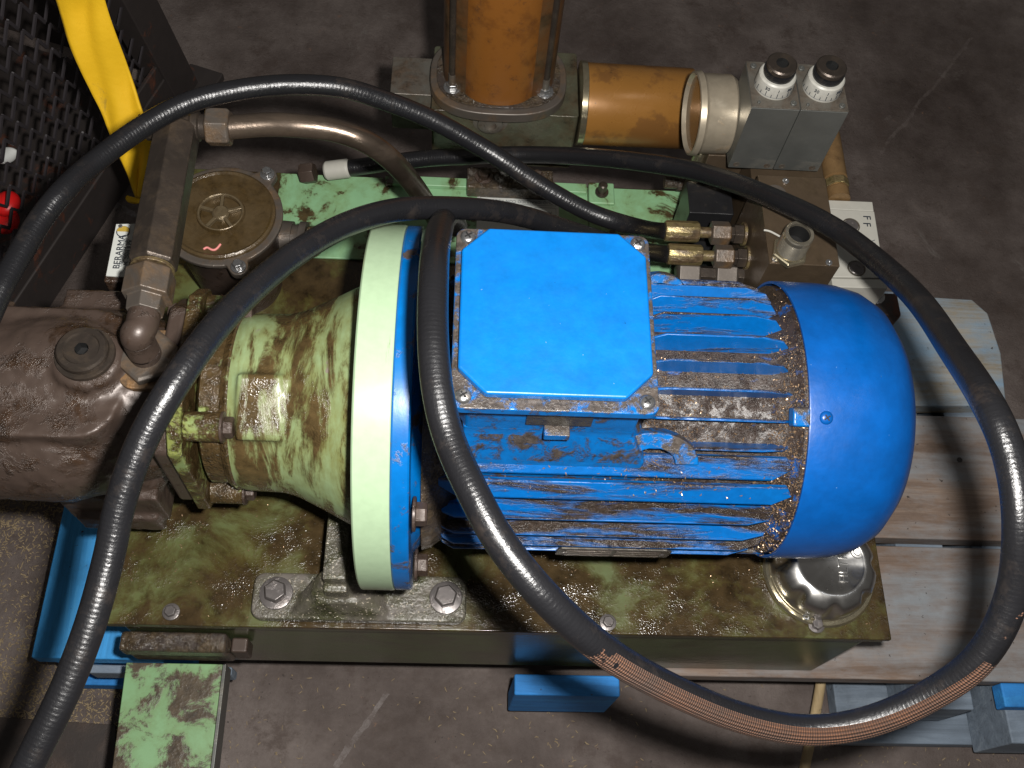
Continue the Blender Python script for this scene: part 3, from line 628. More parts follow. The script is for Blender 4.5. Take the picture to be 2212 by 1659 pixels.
# ================================================================== PRESSURE PIPE WORK (elbow, square bar, bent tube)
pipe = thing('pressure_pipe', 'steel pipework with elbow, square block and bent tube from the pump over to the tank', 'pipe', (-.19, .29, .497))
Zb = .523
bm = bmn(); e0 = Vector((PN.x - .001, PN.y, .499)); e1 = P(306, 705, Zb); e2 = P(317, 648, Zb)
tube(bm, [e0, e0 + Vector((0, 0, .006)), e0 + Vector((-.0005, .001, .014)), (e0 + Vector((0, 0, .022)) + e1) / 2 + Vector((-.001, -.002, .001)), e1, e2], .0098, 28)
obj('elbow', bm, 'cast', pipe)
bm = bmn(); n0 = e2; nE = P(382, 292, Zb); ydir = (nE - n0).normalized()
lathe(bm, n0, ydir, [(-.010, .0115), (0, .0122), (.001, .0160), (.019, .0160), (.021, .0140)], 6, .52); obj('nut', bm, 'cast_grey', pipe, bevel=.0008)
bm = bmn(); lathe(bm, n0 + ydir * .0215, ydir, [(0, .0138), (.0025, .0138)], 32); obj('washer', bm, 'brass', pipe, bevel=.0005)
# long hexagonal block
bm = bmn(); bl = (nE - n0).length - .0245 + .006
lathe(bm, n0 + ydir * .0245, ydir, [(0, .0135), (.002, .0155), (bl - .002, .0155), (bl, .0140)], 6, .52); obj('block', bm, 'steel_dark', pipe, bevel=.0008)
k0 = P(386, 272, Zb); bm = bmn(); xdir = Vector((1, .02, 0)).normalized()
lathe(bm, k0 - xdir * .026, xdir, [(0, .0070), (.005, .0070), (.005, .0105), (.014, .0105), (.014, .0088), (.034, .0088), (.036, .0102), (.040, .0102), (.041, .0085), (.050, .0085)], 32); obj('cross_fitting', bm, 'steel_dark', pipe, ang=30)
bm = bmn(); lathe(bm, k0 + xdir * .019, xdir, [(0, .0118), (.0012, .0136), (.0150, .0136), (.0165, .0120)], 6, .0); obj('nut', bm, 'cast_grey', pipe, bevel=.0008)
bm = bmn(); s0 = k0 + xdir * .033
tube(bm, [s0, P(580, 269, Zb), P(650, 272, Zb), P(722, 281, Zb - .004), P(790, 305, Zb - .012), P(845, 345, Zb - .035), P(890, 395, Zb - .085), P(925, 445, Zb - .15), P(950, 490, Zb - .22)], .0082, 28)
obj('bent_tube', bm, 'pipe_steel', pipe)

# ================================================================== ROUND FILTER HOUSING
rf = thing('filter_housing', 'round oily filter housing with spoked wheel emblem in the middle of its lid', 'filter', (-.187, .476, .293))
rc = P(478, 463, .397); rc.z = 0
bm = bmn(); lathe(bm, rc + Vector((0, 0, ZT)), (0, 0, 1), [(0, .034), (.02, .036), (.05, .039), (.090, .042), (.098, .0465)], 56); obj('bowl', bm, 'cast', rf)
bm = bmn(); lathe(bm, rc + Vector((0, 0, .391)), (0, 0, 1), [(0, .0485), (.005, .0490)], 64)
for a in (53, -68, 175):
    q = rc + Vector((cos(rad(a)), sin(rad(a)), 0)) * .053; cyl(bm, q + Vector((0, 0, .390)), (0, 0, 1), .0075, .0065, 24)
    q2 = rc + Vector((cos(rad(a)), sin(rad(a)), 0)) * .042; d2 = Vector((-sin(rad(a)), cos(rad(a)), 0)) * .010; d3 = Vector((cos(rad(a)), sin(rad(a)), 0)) * .007
    prism(bm, [q2 - d2 + Vector((0, 0, .390)), q + d3 * .1 - d2 * .75 + Vector((0, 0, .390)), q + d3 * .1 + d2 * .75 + Vector((0, 0, .390)), q2 + d2 + Vector((0, 0, .390))], (0, 0, .0065))
obj('lid_flange', bm, 'cast_grey', rf, remesh=.0009, smooth=3)
bm = bmn(); lathe(bm, rc + Vector((0, 0, .3955)), (0, 0, 1), [(0, .0435), (.0030, .0430), (.0040, .0412), (.0028, .0392), (.0026, .0195), (.0052, .0188), (.0052, .0168), (.0010, .0162), (.0010, 0)], 72); ld_ = obj('lid', bm, 'cap_lid', rf, ang=25)
bm = bmn(); hub = rc + Vector((0, 0, .3965)); cyl(bm, hub, (0, 0, 1), .0070, .0046, 24, .0015)
obj('hub', bm, 'emblem', ld_)
bm = bmn(); lathe(bm, hub, (0, 0, 1), [(0, .0188), (.0040, .0184), (.0046, .0176), (.0040, .0166), (0, .0164)], 64, cap0=False, cap1=False); obj('emblem_ring', bm, 'emblem', ld_)
for k in range(5):
    a = rad(20 + 72 * k); d = Vector((cos(a), sin(a), 0)); e = Vector((-sin(a), cos(a), 0)) * .0013; bm = bmn()
    prism(bm, [hub + d * .005 - e, hub + d * .0168 - e, hub + d * .0168 + e, hub + d * .005 + e], (0, 0, .0038)); obj('spoke', bm, 'emblem', ld_, bevel=.0004)
for a in (53, -68, 175):
    q = rc + Vector((cos(rad(a)), sin(rad(a)), 0)) * .053; bolt(rf, q + Vector((0, 0, .3965)), (0, 0, 1), .0042, .005, 'bolt_zinc')
cq = P(458, 537, .3990); bm = bmn(); tube(bm, [cq + Vector((-.0065, -.001, 0)), cq + Vector((-.004, .0012, 0)), cq + Vector((-.001, -.0008, 0)), cq + Vector((.003, -.001, 0)), cq + Vector((.006, .0045, 0))], .0009, 6, 4); obj('chalk_mark', bm, 'pink_chalk', ld_, label='pink chalk scribble')
bm = bmn(); q = P(608, 515, .345); xd = Vector((1, -.05, 0)); lathe(bm, q - xd * .01, xd, [(0, .012), (.008, .012), (.008, .0155), (.020, .0155), (.020, .013), (.026, .013), (.026, .0160), (.032, .0160)], 24); obj('side_port', bm, 'cast_grey', rf, ang=30)
bm = bmn(); hexa(bm, q + xd * .0225, xd, .0145, .011, .2); obj('hex_nut', bm, 'green_neck', rf, bevel=.0005)

# ================================================================== HOSES
def hose(pts, r, mat, name='body', parent=None, sub=8):
    return obj(name, tube(bmn(), pts, r, 28, sub), mat, parent, ang=60)
def ferrule(parent, p, ax, kind=0):
    ax = Vector(ax).normalized(); bm = bmn(); lathe(bm, p - ax * .004, ax, [(0, .0072), (0, .0082), (.0015, .0088), (.026, .0088), (.028, .0080), (.028, .0050)], 12, .2)
    f = obj('ferrule', bm, 'brass', parent, bevel=.0004, ang=25)
    bm = bmn(); lathe(bm, p + ax * .024, ax, [(0, .0045), (.010, .0045)], 20); obj('stub', bm, 'brass', f)
    bm = bmn(); lathe(bm, p + ax * .0335, ax, [(0, .0072), (.001, .0098), (.0150, .0098), (.0165, .0082)], 6, .52); obj('nut', bm, 'steel_nut' if 'steel_nut' in M else 'cast_grey', parent, bevel=.0005, label='grey hexagon nut')
    bm = bmn(); lathe(bm, p + ax * .0495, ax, [(0, .0068), (.003, .0068), (.003, .0085), (.0105, .0085)], 6, .2); obj('adapter', bm, 'steel_dark', parent, bevel=.0004)
    bm = bmn(); lathe(bm, p + ax * .060, ax, [(0, .0098), (.0025, .0098)], 28); obj('seal_washer', bm, 'brass', parent, bevel=.0004)
ZH = .408
hA = thing('hydraulic_hose', 'hose arching over the top left and ending in the rear of the two brass ferrules', 'hose', P(1443, 499, ZH), 'black rubber hydraulic hoses')
eA = P(1446, 499, ZH); axA = P(1612, 506, ZH) - eA
A_ = [(-70, 790, .545), (-8, 645, .555), (28, 577, .565), (85, 478, .58), (141, 408, .59), (200, 354, .61), (300, 279, .628), (400, 224, .640), (500, 197, .65), (617, 183, .66), (737, 189, .67), (837, 219, .685), (937, 260, .70), (1037, 316, .715), (1087, 347, .72), (1170, 402, .73), (1270, 457, .74), (1353, 485, .75)]
hose([PD(*q) for q in A_] + [eA - axA.normalized() * .012, eA + axA.normalized() * .004], .0068, 'hose', parent=hA); ferrule(hA, eA, axA)
hB = thing('hydraulic_hose', 'hose from the lower left corner over the pump, ending in the front brass ferrule', 'hose', P(1450, 548, ZH - .004), 'black rubber hydraulic hoses')
eB = P(1452, 549, ZH - .006); axB = P(1618, 557, ZH - .006) - eB
B_ = [(20, 1750, .455), (60, 1655, .455), (137, 1500, .46), (195, 1350, .465), (236, 1200, .47), (260, 1086, .47), (307, 953, .47), (383, 820, .475), (483, 686, .50), (587, 588, .535), (655, 537, .555), (737, 490, .58), (820, 461, .60), (904, 449, .62), (1037, 452, .65), (1137, 469, .68), (1250, 505, .72), (1350, 535, .75)]
hose([PD(*q) for q in B_] + [eB - axB.normalized() * .012, eB + axB.normalized() * .004], .0073, 'hose', parent=hB); ferrule(hB, eB, axB)
C_ = [(747, 364, .93), (903, 344, .92), (1003, 338, .91), (1137, 334, .90), (1303, 341, .86), (1470, 363, .82), (1574, 391, .785), (1674, 430, .748), (1774, 477, .715), (1857, 532, .685), (1974, 636, .61), (2057, 753, .54), (2133, 870, .48), (2182, 986, .465), (2203, 1130, .46), (2186, 1290, .47), (2118, 1420, .48), (2007, 1503, .495), (1874, 1560, .505), (1741, 1577, .51), (1607, 1552, .505), (1474, 1500, .49), (1320, 1416, .47), (1187, 1300, .455), (1087, 1180, .455), (1025, 1070, .46), (972, 953, .47), (945, 843, .475), (935, 720, .485), (937, 590, .505), (942, 530, .535), (950, 496, .575), (958, 476, .63), (968, 466, .675), (980, 474, .72), (988, 490, .76)]
cp = [PD(*q) for q in C_]
L = 0; Ls = [0]
for a, b in zip(cp, cp[1:]): L += (b - a).length; Ls.append(L)
M['hose_worn'] = hose_mat('hose_worn', (.007, .007, .008), (Ls[16] + .0, Ls[22] - .015, .68, 1.2))
hC = thing('hydraulic_hose', 'longest hose, looping round the fan cover with a brown worn stretch of bare braid', 'hose', cp[0], 'black rubber hydraulic hoses')
hose(cp, .0077, 'hose_worn', parent=hC)
bm = bmn(); t0 = (cp[0] - cp[1]).normalized(); lathe(bm, cp[0] - t0 * .004, t0, [(0, .0078), (.002, .0090), (.022, .0090), (.024, .0075)], 24); obj('white_ferrule', bm, 'white_block', hC, bevel=.0005, label='white end sleeve')
bm = bmn(); hexa(bm, cp[0] + t0 * .030, t0, .010, .014); obj('nut', bm, 'cast', hC, bevel=.0005)

# ================================================================== REAR: AMBER FILTER CANISTER ON ITS BLOCK
can = thing('filter_canister', 'tall amber filter canister with two tie rods standing behind the tank', 'filter canister', (.03, .655, .30))
cc = Vector((.028, .655, 0)); zc = .385
bm = bmn(); prism(bm, rrect(-.032, .622, .102, .70, .003, .300), (0, 0, zc - .312)); obj('manifold_block', bm, 'block_olive', can, bevel=.001)
bm = bmn(); box(bm, (-.070, .640, .325), (-.0325, .685, .372)); obj('side_block', bm, 'alu_dark', can, bevel=.001)
def stadium(w_, r, n=14):
    p_ = []
    for k in range(n + 1): a = -pi / 2 + pi * k / n; p_.append((w_ + r * .72 * cos(a), r * sin(a)))
    for k in range(n + 1): a = pi / 2 + pi * k / n; p_.append((-w_ + r * .72 * cos(a), r * sin(a)))
    return p_
def oval(rx, ry, n=72, e=2.7):
    o_ = []
    for k in range(n):
        t = 2 * pi * k / n; o_.append((rx * math.copysign(abs(cos(t)) ** (2 / e), cos(t)), ry * math.copysign(abs(sin(t)) ** (2 / e), sin(t))))
    return o_
bm = bmn(); prism(bm, [cc + Vector((x, y, zc - .010)) for x, y in oval(.062, .046)], (0, 0, .011)); obj('base_flange', bm, 'cast_grey', can, bevel=.0015, ang=30)
bm = bmn(); prism(bm, [cc + Vector((x, y, zc + .0012)) for x, y in oval(.056, .040)], (0, 0, .002)); obj('gasket', bm, 'grease', can, bevel=.0006)
def shell(o_, z0, z1): bm = bmn(); prism(bm, [cc + Vector((x, y, z0)) for x, y in o_], (0, 0, z1 - z0)); return bm
obj('amber_shell', shell(oval(.0375, .038, 72, 2.3), zc + .0034, .80), 'amber', can, ang=30, label='stained amber tube')
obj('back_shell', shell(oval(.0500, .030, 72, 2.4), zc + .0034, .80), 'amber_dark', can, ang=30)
for s in (-1, 1):
    q = cc + Vector((s * .0415, -.020, 0)); bm = bmn(); cyl(bm, q + Vector((0, 0, zc + .003)), (0, 0, 1), .0030, .42, 20); rd_ = obj('tie_rod', bm, 'steel_dark', can)
    bolt(rd_, q + Vector((0, 0, zc + .0035)), (0, 0, 1), .0055, .005, 'bolt_zinc', 'rod_nut')
    bm = bmn(); lathe(bm, q + Vector((0, 0, zc + .009)), (0, 0, 1), [(0, .0036), (.012, .0034)], 16); obj('rod_end', bm, 'alu_dark', rd_)
allen(can, (.022, .622, .362), (0, -1, 0), .0115, .006, 'alu_dark')
bm = bmn(); lathe(bm, (.022, .6225, .362), (0, -1, 0), [(0, .016), (.0012, .016)], 32); obj('port_seal', bm, 'alu_dark', can)

# amber horizontal cylinder
hc = thing('amber_cylinder', 'shiny amber cylinder lying level between the tall canister and the gauge', 'cylinder', (.15, .655, .34))
oc = Vector((0, .648, .362))
bm = bmn(); lathe(bm, oc + Vector((.103, 0, 0)), (1, 0, 0), [(0, .0385), (.0055, .0385), (.006, .0375)], 72); obj('end_ring', bm, 'zinc_yellow', hc, bevel=.0005)
bm = bmn(); lathe(bm, oc + Vector((.1085, 0, 0)), (1, 0, 0), [(0, .0372), (.098, .0368), (.102, .034), (.103, 0)], 96); obj('shell', bm, 'amber_clean', hc)

# gauge
ga = thing('pressure_gauge', 'round pressure gauge with brassy case turned away to the left of the adjuster blocks', 'gauge', (.205, .60, .38))
og = P(1492, 245, .447); gx = Vector((1, .03, .0)).normalized()
bm = bmn(); lathe(bm, og, gx, [(.004, .0300), (0, .0320), (.0005, .0336), (.005, .0342), (.0065, .0328), (.008, .0322), (.030, .0318), (.034, .029), (.035, 0)], 96, cap0=False); obj('case', bm, 'gauge_case', ga, ang=30)
bm = bmn(); lathe(bm, og + gx * .0035, gx, [(0, .0312), (.0005, .0312)], 72); obj('glass', bm, grimy('gauge_glass', (.20, .115, .05), (.10, .05, .02), .4, .15, 20, (.12, .2), fine=.05), ga)
bm = bmn(); cyl(bm, og + gx * .02 - Vector((0, 0, .034)), (0, 0, -1), .007, .03, 20); obj('stem', bm, 'zinc_yellow', ga)

# ================================================================== PRESSURE ADJUSTER BLOCKS
def relief(x0, x1, label):
    t = thing('relief_valve', label, 'valve', ((x0 + x1) / 2, .55, .43), 'pressure adjusters')
    bm = bmn(); box(bm, (x0, .5255, .4300), (x1, .5720, .5005)); obj('block', bm, 'alu', t, bevel=.0006)
    bm = bmn(); box(bm, (x0 + .0002, .5257, .5007), (x1 - .0002, .5718, .5016)); obj('top_plate', bm, 'alu_dark', t, bevel=.0003)
    c_ = Vector(((x0 + x1) / 2 + .000, .548, .5016))
    bm = bmn(); lathe(bm, c_, (0, 0, 1), [(0, .0148), (.001, .0152), (.0120, .0142), (.0132, .0132)], 56); s = obj('scale_sleeve', bm, 'knob_white', t, ang=30, label='white printed sleeve')
    bm = bmn(); lathe(bm, c_ + Vector((0, 0, .0022)), (0, 0, 1), [(0, .01525), (.0004, .01525)], 56, cap0=False, cap1=False); obj('scale_line', bm, 'ink_grey', s)
    for k in range(-5, 6):
        a = rad(-90 + k * 17); d = Vector((cos(a), sin(a), 0)); e = Vector((-sin(a), cos(a), 0)) * .00025; bm = bmn(); hh = .0042 if k % 2 == 0 else .0024
        prism(bm, [c_ + d * .0151 - e + Vector((0, 0, .0024)), c_ + d * .0151 + e + Vector((0, 0, .0024)), c_ + d * .0148 + e + Vector((0, 0, .0024 + hh)), c_ + d * .0148 - e + Vector((0, 0, .0024 + hh))], d * .0002); obj('tick', bm, 'ink', s)
    for k, s_ in ((-2, '30'), (0, '1'), (2, '50')):
        a = rad(-90 + k * 17); d = Vector((cos(a), sin(a), 0)); text('numeral', s_, .0040, c_ + d * .01495 + Vector((0, 0, .0090)), (-sin(a), cos(a), 0), d, 'ink', s)
    bm = bmn(); lathe(bm, c_ + Vector((0, 0, .0133)), (0, 0, 1), [(0, .0115), (.002, .0115), (.0022, .0120), (.0050, .0120), (.0050, .0098), (.0056, .0098)], 48); obj('collar', bm, 'black_plastic', t, ang=30)
    bm = bmn(); lathe(bm, c_ + Vector((0, 0, .0188)), (0, 0, 1), [(0, .0098), (.0006, .0112), (.0040, .0115), (.0050, .0104), (.0050, .0048)], 48, cap1=False); kb = obj('cap', bm, 'steel_dark', t, ang=30)
    bm = bmn(); lathe(bm, c_ + Vector((0, 0, .0239)), (0, 0, 1), [(0, .0054), (-.0035, .0050), (-.0035, 0)], 6, .3, cap0=False); obj('hex_socket', bm, 'void', kb)
    for px_, py_ in ((x0 + .005, .5665), (x1 - .005, .5305), (x0 + .0055, .5300)):
        allen(t, (px_, py_, .5016), (0, 0, 1), .0024 if px_ != x0 + .0055 else .0012, .0016, 'alu')
    for px_ in (x0 + .006, x1 - .006): allen(t, (px_, .5256, .4345), (0, -1, 0), .0027, .0004, 'alu_dark', 'plug_screw')
    bm = bmn(); hexa(bm, ((x0 + x1) / 2, .543, .4295), (0, 0, -1), .012, .009); obj('base_nut', bm, 'alu', t, bevel=.0004)
relief(.2155, .2528, 'left one of the two grey adjuster blocks, next to the gauge')
relief(.2533, .2905, 'right one of the two grey adjuster blocks, above the brass tube')
bm = bmn(); box(bm, (.238, .506, .31), (.300, .585, .420)); box(bm, (.205, .55, .31), (.238, .585, .415))
solo(obj('support_block', bm, 'manifold', None, bevel=.001), 'dark brown base block right beneath the two adjuster blocks', 'block')

# manifold block with open threaded port
mb = thing('manifold_block', 'brown steel block with an open threaded port on top, right of the brass fittings', 'manifold', (.26, .46, .293))
bm = bmn(); box(bm, (.2325, .4195, .300), (.2870, .5035, .4500)); obj('block', bm, 'manifold', mb, bevel=.0007)
pc_ = P(1703, 548, .4500)
bm = bmn(); hexa(bm, pc_, (0, 0, 1), .0145, .0055, .3); fit = obj('port_nut', bm, 'zinc_yellow', mb, bevel=.0006)
rp = [(0, .0115)]
for k in range(7): rp += [(.0060 + k * .0026, .0104), (.0073 + k * .0026, .0113)]
rp += [(.0262, .0112), (.0272, .0106), (.0272, .0083), (.004, .0080), (.004, 0)]
bm = bmn(); lathe(bm, pc_, (0, 0, 1), rp, 48, cap0=False); obj('threaded_nipple', bm, 'nipple', mb, ang=25)
bm = bmn(); lathe(bm, pc_ + Vector((0, 0, .0245)), (0, 0, 1), [(0, .0082), (-.012, .0079), (-.012, 0)], 32, cap0=False); obj('bore', bm, 'void', mb)
bm = bmn(); q = P(1672, 505, .4505); tube(bm, [P(1650, 497, .4512), P(1662, 499, .4514), P(1676, 506, .452), P(1690, 514, .454)], .0008, 8, 4); obj('sealing_tape', bm, 'knob_white', mb, label='loose end of white sealing tape')
for x, y in ((1674, 560), (1790, 568), (1697, 392)):
    allen(mb, P(x, y, .4501), (0, 0, 1), .0026, .0012, 'bolt_zinc')
bm = bmn(); lathe(bm, (.262, .4195, .428 - .03), (0, -1, 0), [(0, .014), (.004, .014), (.006, .011), (.0065, 0)], 32); obj('side_plug', bm, 'steel_dark', mb)
bm = bmn(); q = P(1675, 420, .451); cyl(bm, q, (0, 0, 1), .009, .0012, 28, .0005); obj('blind_plug', bm, 'cast_grey', mb)
# black coil block left of the manifold
bm = bmn(); box(bm, (.193, .512, .300), (.2315, .546, .385)); box(bm, (.197, .500, .300), (.2315, .5118, .345))
solo(obj('black_block', bm, 'black_plastic', None, bevel=.001), 'black block in the gap behind the brass ferrules, left of the brown manifold', 'block')
# vertical dark hex fittings behind the motor
for k, (x, y, lb) in enumerate(((1492, 592, 'left dark hexagon fitting just behind the motor fins'), (1572, 594, 'right dark hexagon fitting just behind the motor fins'))):
    t = thing('hex_fitting', lb, 'fitting', P(x, y, .36), 'dark hexagon fittings')
    q = P(x, y, .385); xd = Vector((1, 0, 0))
    bm = bmn(); lathe(bm, q - xd * .012, xd, [(0, .0090), (.001, .0118), (.017, .0118), (.0185, .010)], 6, .52); obj('nut', bm, 'cast_grey', t, bevel=.0005)
    bm = bmn(); lathe(bm, q + xd * .007, xd, [(0, .0075), (.018, .0075)], 6, .3); obj('stem', bm, 'steel_dark', t, bevel=.0003)

# pale valve body with markings
wb = thing('slide_valve', 'pale grey valve body with FF scratched on top, at the right end', 'valve', (.335, .49, .30))
bm = bmn(); Zw = .38
def wq(x, y): return P(x, y, Zw)
prism(bm, [Vector((q.x, q.y, .345)) for q in (wq(1789, 451), wq(1889, 456), wq(1912, 600), wq(1800, 598))], (0, 0, Zw - .345)); obj('centre_body', bm, 'white_block', wb, bevel=.0008)
bm = bmn(); prism(bm, [Vector((q.x, q.y, .345)) for q in (wq(1787, 430), wq(1886, 434), wq(1889, 454.5), wq(1789, 449.5))], (0, 0, Zw - .346)); obj('end_cap', bm, 'white_block', wb, bevel=.0008)
bm = bmn(); prism(bm, [Vector((q.x, q.y, .345)) for q in (wq(1797, 599.5), wq(1913, 601.5), wq(1919, 622), wq(1800, 618))], (0, 0, Zw - .346)); obj('end_cap', bm, 'white_block', wb, bevel=.0008)
bm = bmn(); prism(bm, [Vector((q.x, q.y, .30)) for q in (wq(1797, 440), wq(1880, 440), wq(1905, 610), wq(1805, 610))], (0, 0, .0449)); obj('sub_plate', bm, 'manifold', wb, bevel=.0008)
for k in range(2): text('lettering', 'F', .0095, P(1872, 470 + k * 15, Zw + .0003), (0, -1, 0), (0, 0, 1), 'ink', wb)
text('lettering', 'V', .007, P(1884, 522, Zw + .0003), (0, -1, 0), (0, 0, 1), 'ink_grey', wb)
for x, y in ((1838, 488), (1850, 580)):
    q = P(x, y, Zw); bm = bmn(); lathe(bm, q, (0, 0, 1), [(0, .0078), (.0006, .0078), (.0006, .0066), (-.004, .0064), (-.004, 0)], 28, cap0=False); obj('counterbore', bm, 'alu_dark', wb, ang=30)
    bm = bmn(); lathe(bm, q + Vector((0, 0, .0008)), (0, 0, 1), [(0, .0062), (.0003, .0058), (.0003, .003), (-.002, .003), (-.002, 0)], 24); obj('socket_screw', bm, 'bolt', wb, ang=30)
bm = bmn(); q = P(1905, 650, .31); box(bm, (q.x - .03, q.y - .02, .27), (q.x + .012, q.y + .004, .318)); obj('mounting_foot', bm, 'rust', wb, bevel=.002)
bolt(wb, P(1892, 640, .335), (0, 0, 1), .0055, .004, 'bolt_zinc')
# brass tube
bt = thing('brass_tube', 'brown brass solenoid tube behind the pale valve body', 'tube', (.317, .56, .37))
q0 = P(1812, 432, .378); q1 = P(1790, 300, .378); ax_ = (q1 - q0).normalized()
bm = bmn(); lathe(bm, q0, ax_, [(0, .0098), (.010, .0098), (.011, .0092), (.022, .0092), (.0225, .0104), (.070, .0104), (.080, .0095), (.083, 0)], 40); obj('tube', bm, 'brass_tube' if 'brass_tube' in M else grimy('brass_brown', (.28, .17, .075), (.12, .07, .03), .45, .1, 40, (.3, .4), metal=(.5, .2), fine=.2), bt, ang=30)
bm = bmn(); lathe(bm, q0 + ax_ * .012, ax_, [(0, .0108), (.008, .0108)], 8, .3); obj('collar', bm, 'brass', bt, bevel=.0004)
# small black elbow on the rear cover
bm = bmn(); q = P(1475, 395, .31); lathe(bm, q, (1, 0, 0), [(-.018, .006), (-.006, .006), (-.006, .0085), (.012, .0085), (.012, .0065), (.03, .0065)], 20)
solo(obj('pipe_union', bm, 'grease', None, ang=30), 'small oily union under the long hose at the right end of the green cover', 'fitting')

# ================================================================== CHROME FILLER CAP
fcap = thing('filler_cap', 'shiny chrome lobed filler cap half hidden under the fan cover', 'filler cap', (.297, .228, ZT))
fo = Vector((.2985, .2275, ZT))
bm = bmn(); lathe(bm, fo, (0, 0, 1), [(0, .0455), (.0015, .046), (.0035, .0445), (.0035, .040)], 72); obj('base_ring', bm, 'zinc_yellow', fcap)
def lob(t, a):
    k = sin(pi * min(1, max(0, (t - .004) / .0245))); return 1 - .115 * k * max(0, cos(8 * a)) ** 1.5 + .02 * k
bm = bmn(); lathe(bm, fo + Vector((0, 0, .0036)), (0, 0, 1), [(0, .0400), (.001, .0412), (.003, .0414), (.005, .0405), (.008, .0402), (.011, .0400), (.014, .0396), (.017, .0388), (.020, .0376), (.0228, .0358), (.0252, .0334), (.0270, .0306), (.0279, .0285), (.0281, .0270), (.0277, .0258), (.0266, .0250), (.0264, 0)], 144, rmod=lob); cap_ = obj('cap', bm, 'chrome', fcap, ang=75)
text('embossed_lettering', 'FILTRI', .0105, P(1822, 1222, ZT + .0302), (.10, .98, 0), (0, 0, 1), 'chrome', cap_, .0006)
bm = bmn()
for r_ in (.0035, .0060): lathe(bm, P(1852, 1192, ZT + .0300), (0, 0, 1), [(0, r_), (.0006, r_ - .0003), (.0006, r_ - .0008), (0, r_ - .0011)], 24, cap0=False, cap1=False)
obj('embossed_ring', bm, 'chrome', cap_)
allen(fcap, P(1740, 1333, ZT + .002), (0, 0, 1), .003, .003, 'bolt_zinc')

# ================================================================== LEFT: RUSTY MESH BASKET
bk = thing('mesh_basket', 'rusty steel basket with expanded metal sides at the upper left', 'basket', (-.60, .80, 0))
A0 = P(400, 225, .0); B0 = P(118, 660, .0); A0.z = B0.z = .03
dirv = (B0 - A0).normalized(); nrm = Vector((-dirv.y, dirv.x, 0)); nrm = nrm if nrm.x > 0 else -nrm   # towards the tank
Lw = 1.15; Hh = .95; upv = Vector((0, 0, 1))
def wp(s, h, o_=0): return Vector((A0.x, A0.y, 0)) + dirv * s + upv * h + nrm * o_
def bar(name, s0, h0, s1, h1, t0, t1, mat='rust'):
    bm = bmn(); prism(bm, [wp(s0, h0, t0), wp(s1, h0, t0), wp(s1, h1, t0), wp(s0, h1, t0)], nrm * (t1 - t0)); return obj(name, bm, mat, bk, bevel=.002)
bm = bmn(); prism(bm, [wp(-.035, 0, -.03), wp(.015, 0, -.03), wp(.175, Hh, -.03), wp(.125, Hh, -.03)], nrm * .036); obj('corner_post', bm, 'rust', bk, bevel=.002); bar('bottom_rail', .015, .012, Lw, .075, -.02, .004); bar('foot_plate', -.06, 0, .03, .012, -.02, .03)
bar('flange_strip', .015, .075, Lw, .100, -.004, .002); bar('foot_plate', .50, 0, .58, .012, -.02, .03)
# expanded metal: diamonds, the strands joined into one panel
bm = bmn(); dw, dh = .024, .0235
rows = int((Hh - .1) / dh) + 1
for i in range(int(Lw / dw) + 2):
    for j in range(rows):
        s = .02 + i * dw + (dw / 2 if j % 2 else 0); h = .10 + j * dh
        if s < .03 + .165 * h / Hh: continue
        if s > Lw or h > Hh: continue
        for sg in (1, -1):
            a = wp(s, h, -.004); b = wp(s + sg * dw / 2, h + dh, .002); d = (b - a).normalized(); e = d.cross(nrm).normalized() * random.uniform(.0013, .0020)
            kx = random.uniform(-.0010, .0010)
            pts = [a - e, a + e, b + e, b - e]; prism(bm, pts, nrm * .0022 + d * kx)
obj('expanded_mesh', bm, 'mesh_rust', bk)
# things inside the basket
for k, (x, y, dep) in enumerate(((16, 440, .955), (14, 478, .945))):
    d_ = ray(x, y); c_ = CAM + d_ * ((wp(0, 0, -.022) - CAM).dot(nrm) / d_.dot(nrm)); bm = bmn(); bmesh.ops.create_uvsphere(bm, u_segments=16, v_segments=10, radius=.0125, matrix=Matrix.Translation(c_) @ Matrix.Diagonal((1.1, 1.3, .8, 1)))
    solo(obj('red_cap', bm, 'red'), ('upper' if k == 0 else 'lower') + ' of two red plastic caps inside the mesh basket', 'cap', 'red caps in the basket')
d_ = ray(8, 342); c_ = CAM + d_ * ((wp(0, 0, -.022) - CAM).dot(nrm) / d_.dot(nrm)); bm = bmn(); bmesh.ops.create_icosphere(bm, subdivisions=3, radius=.011, matrix=Matrix.Translation(c_))
for v in bm.verts: v.co += Vector((noise.noise(v.co * 30), noise.noise(v.co * 30 + Vector((5, 0, 0))), noise.noise(v.co * 30 + Vector((0, 9, 0))))) * .010
solo(obj('white_rag', bm, 'rag'), 'crumpled white rag inside the mesh basket', 'rag')
bm = bmn(); prism(bm, [wp(.0, .015, -.02), wp(Lw, .015, -.02), wp(Lw, .015, -.60), wp(.0, .015, -.60)], (0, 0, .004)); obj('floor_tray', bm, 'rust', bk)
bm = bmn(); prism(bm, [wp(-.02, .02, -.6), wp(-.02, .02, -.03), wp(-.02, Hh, -.03), wp(-.02, Hh, -.6)], dirv * .003); obj('end_panel', bm, 'rust', bk)

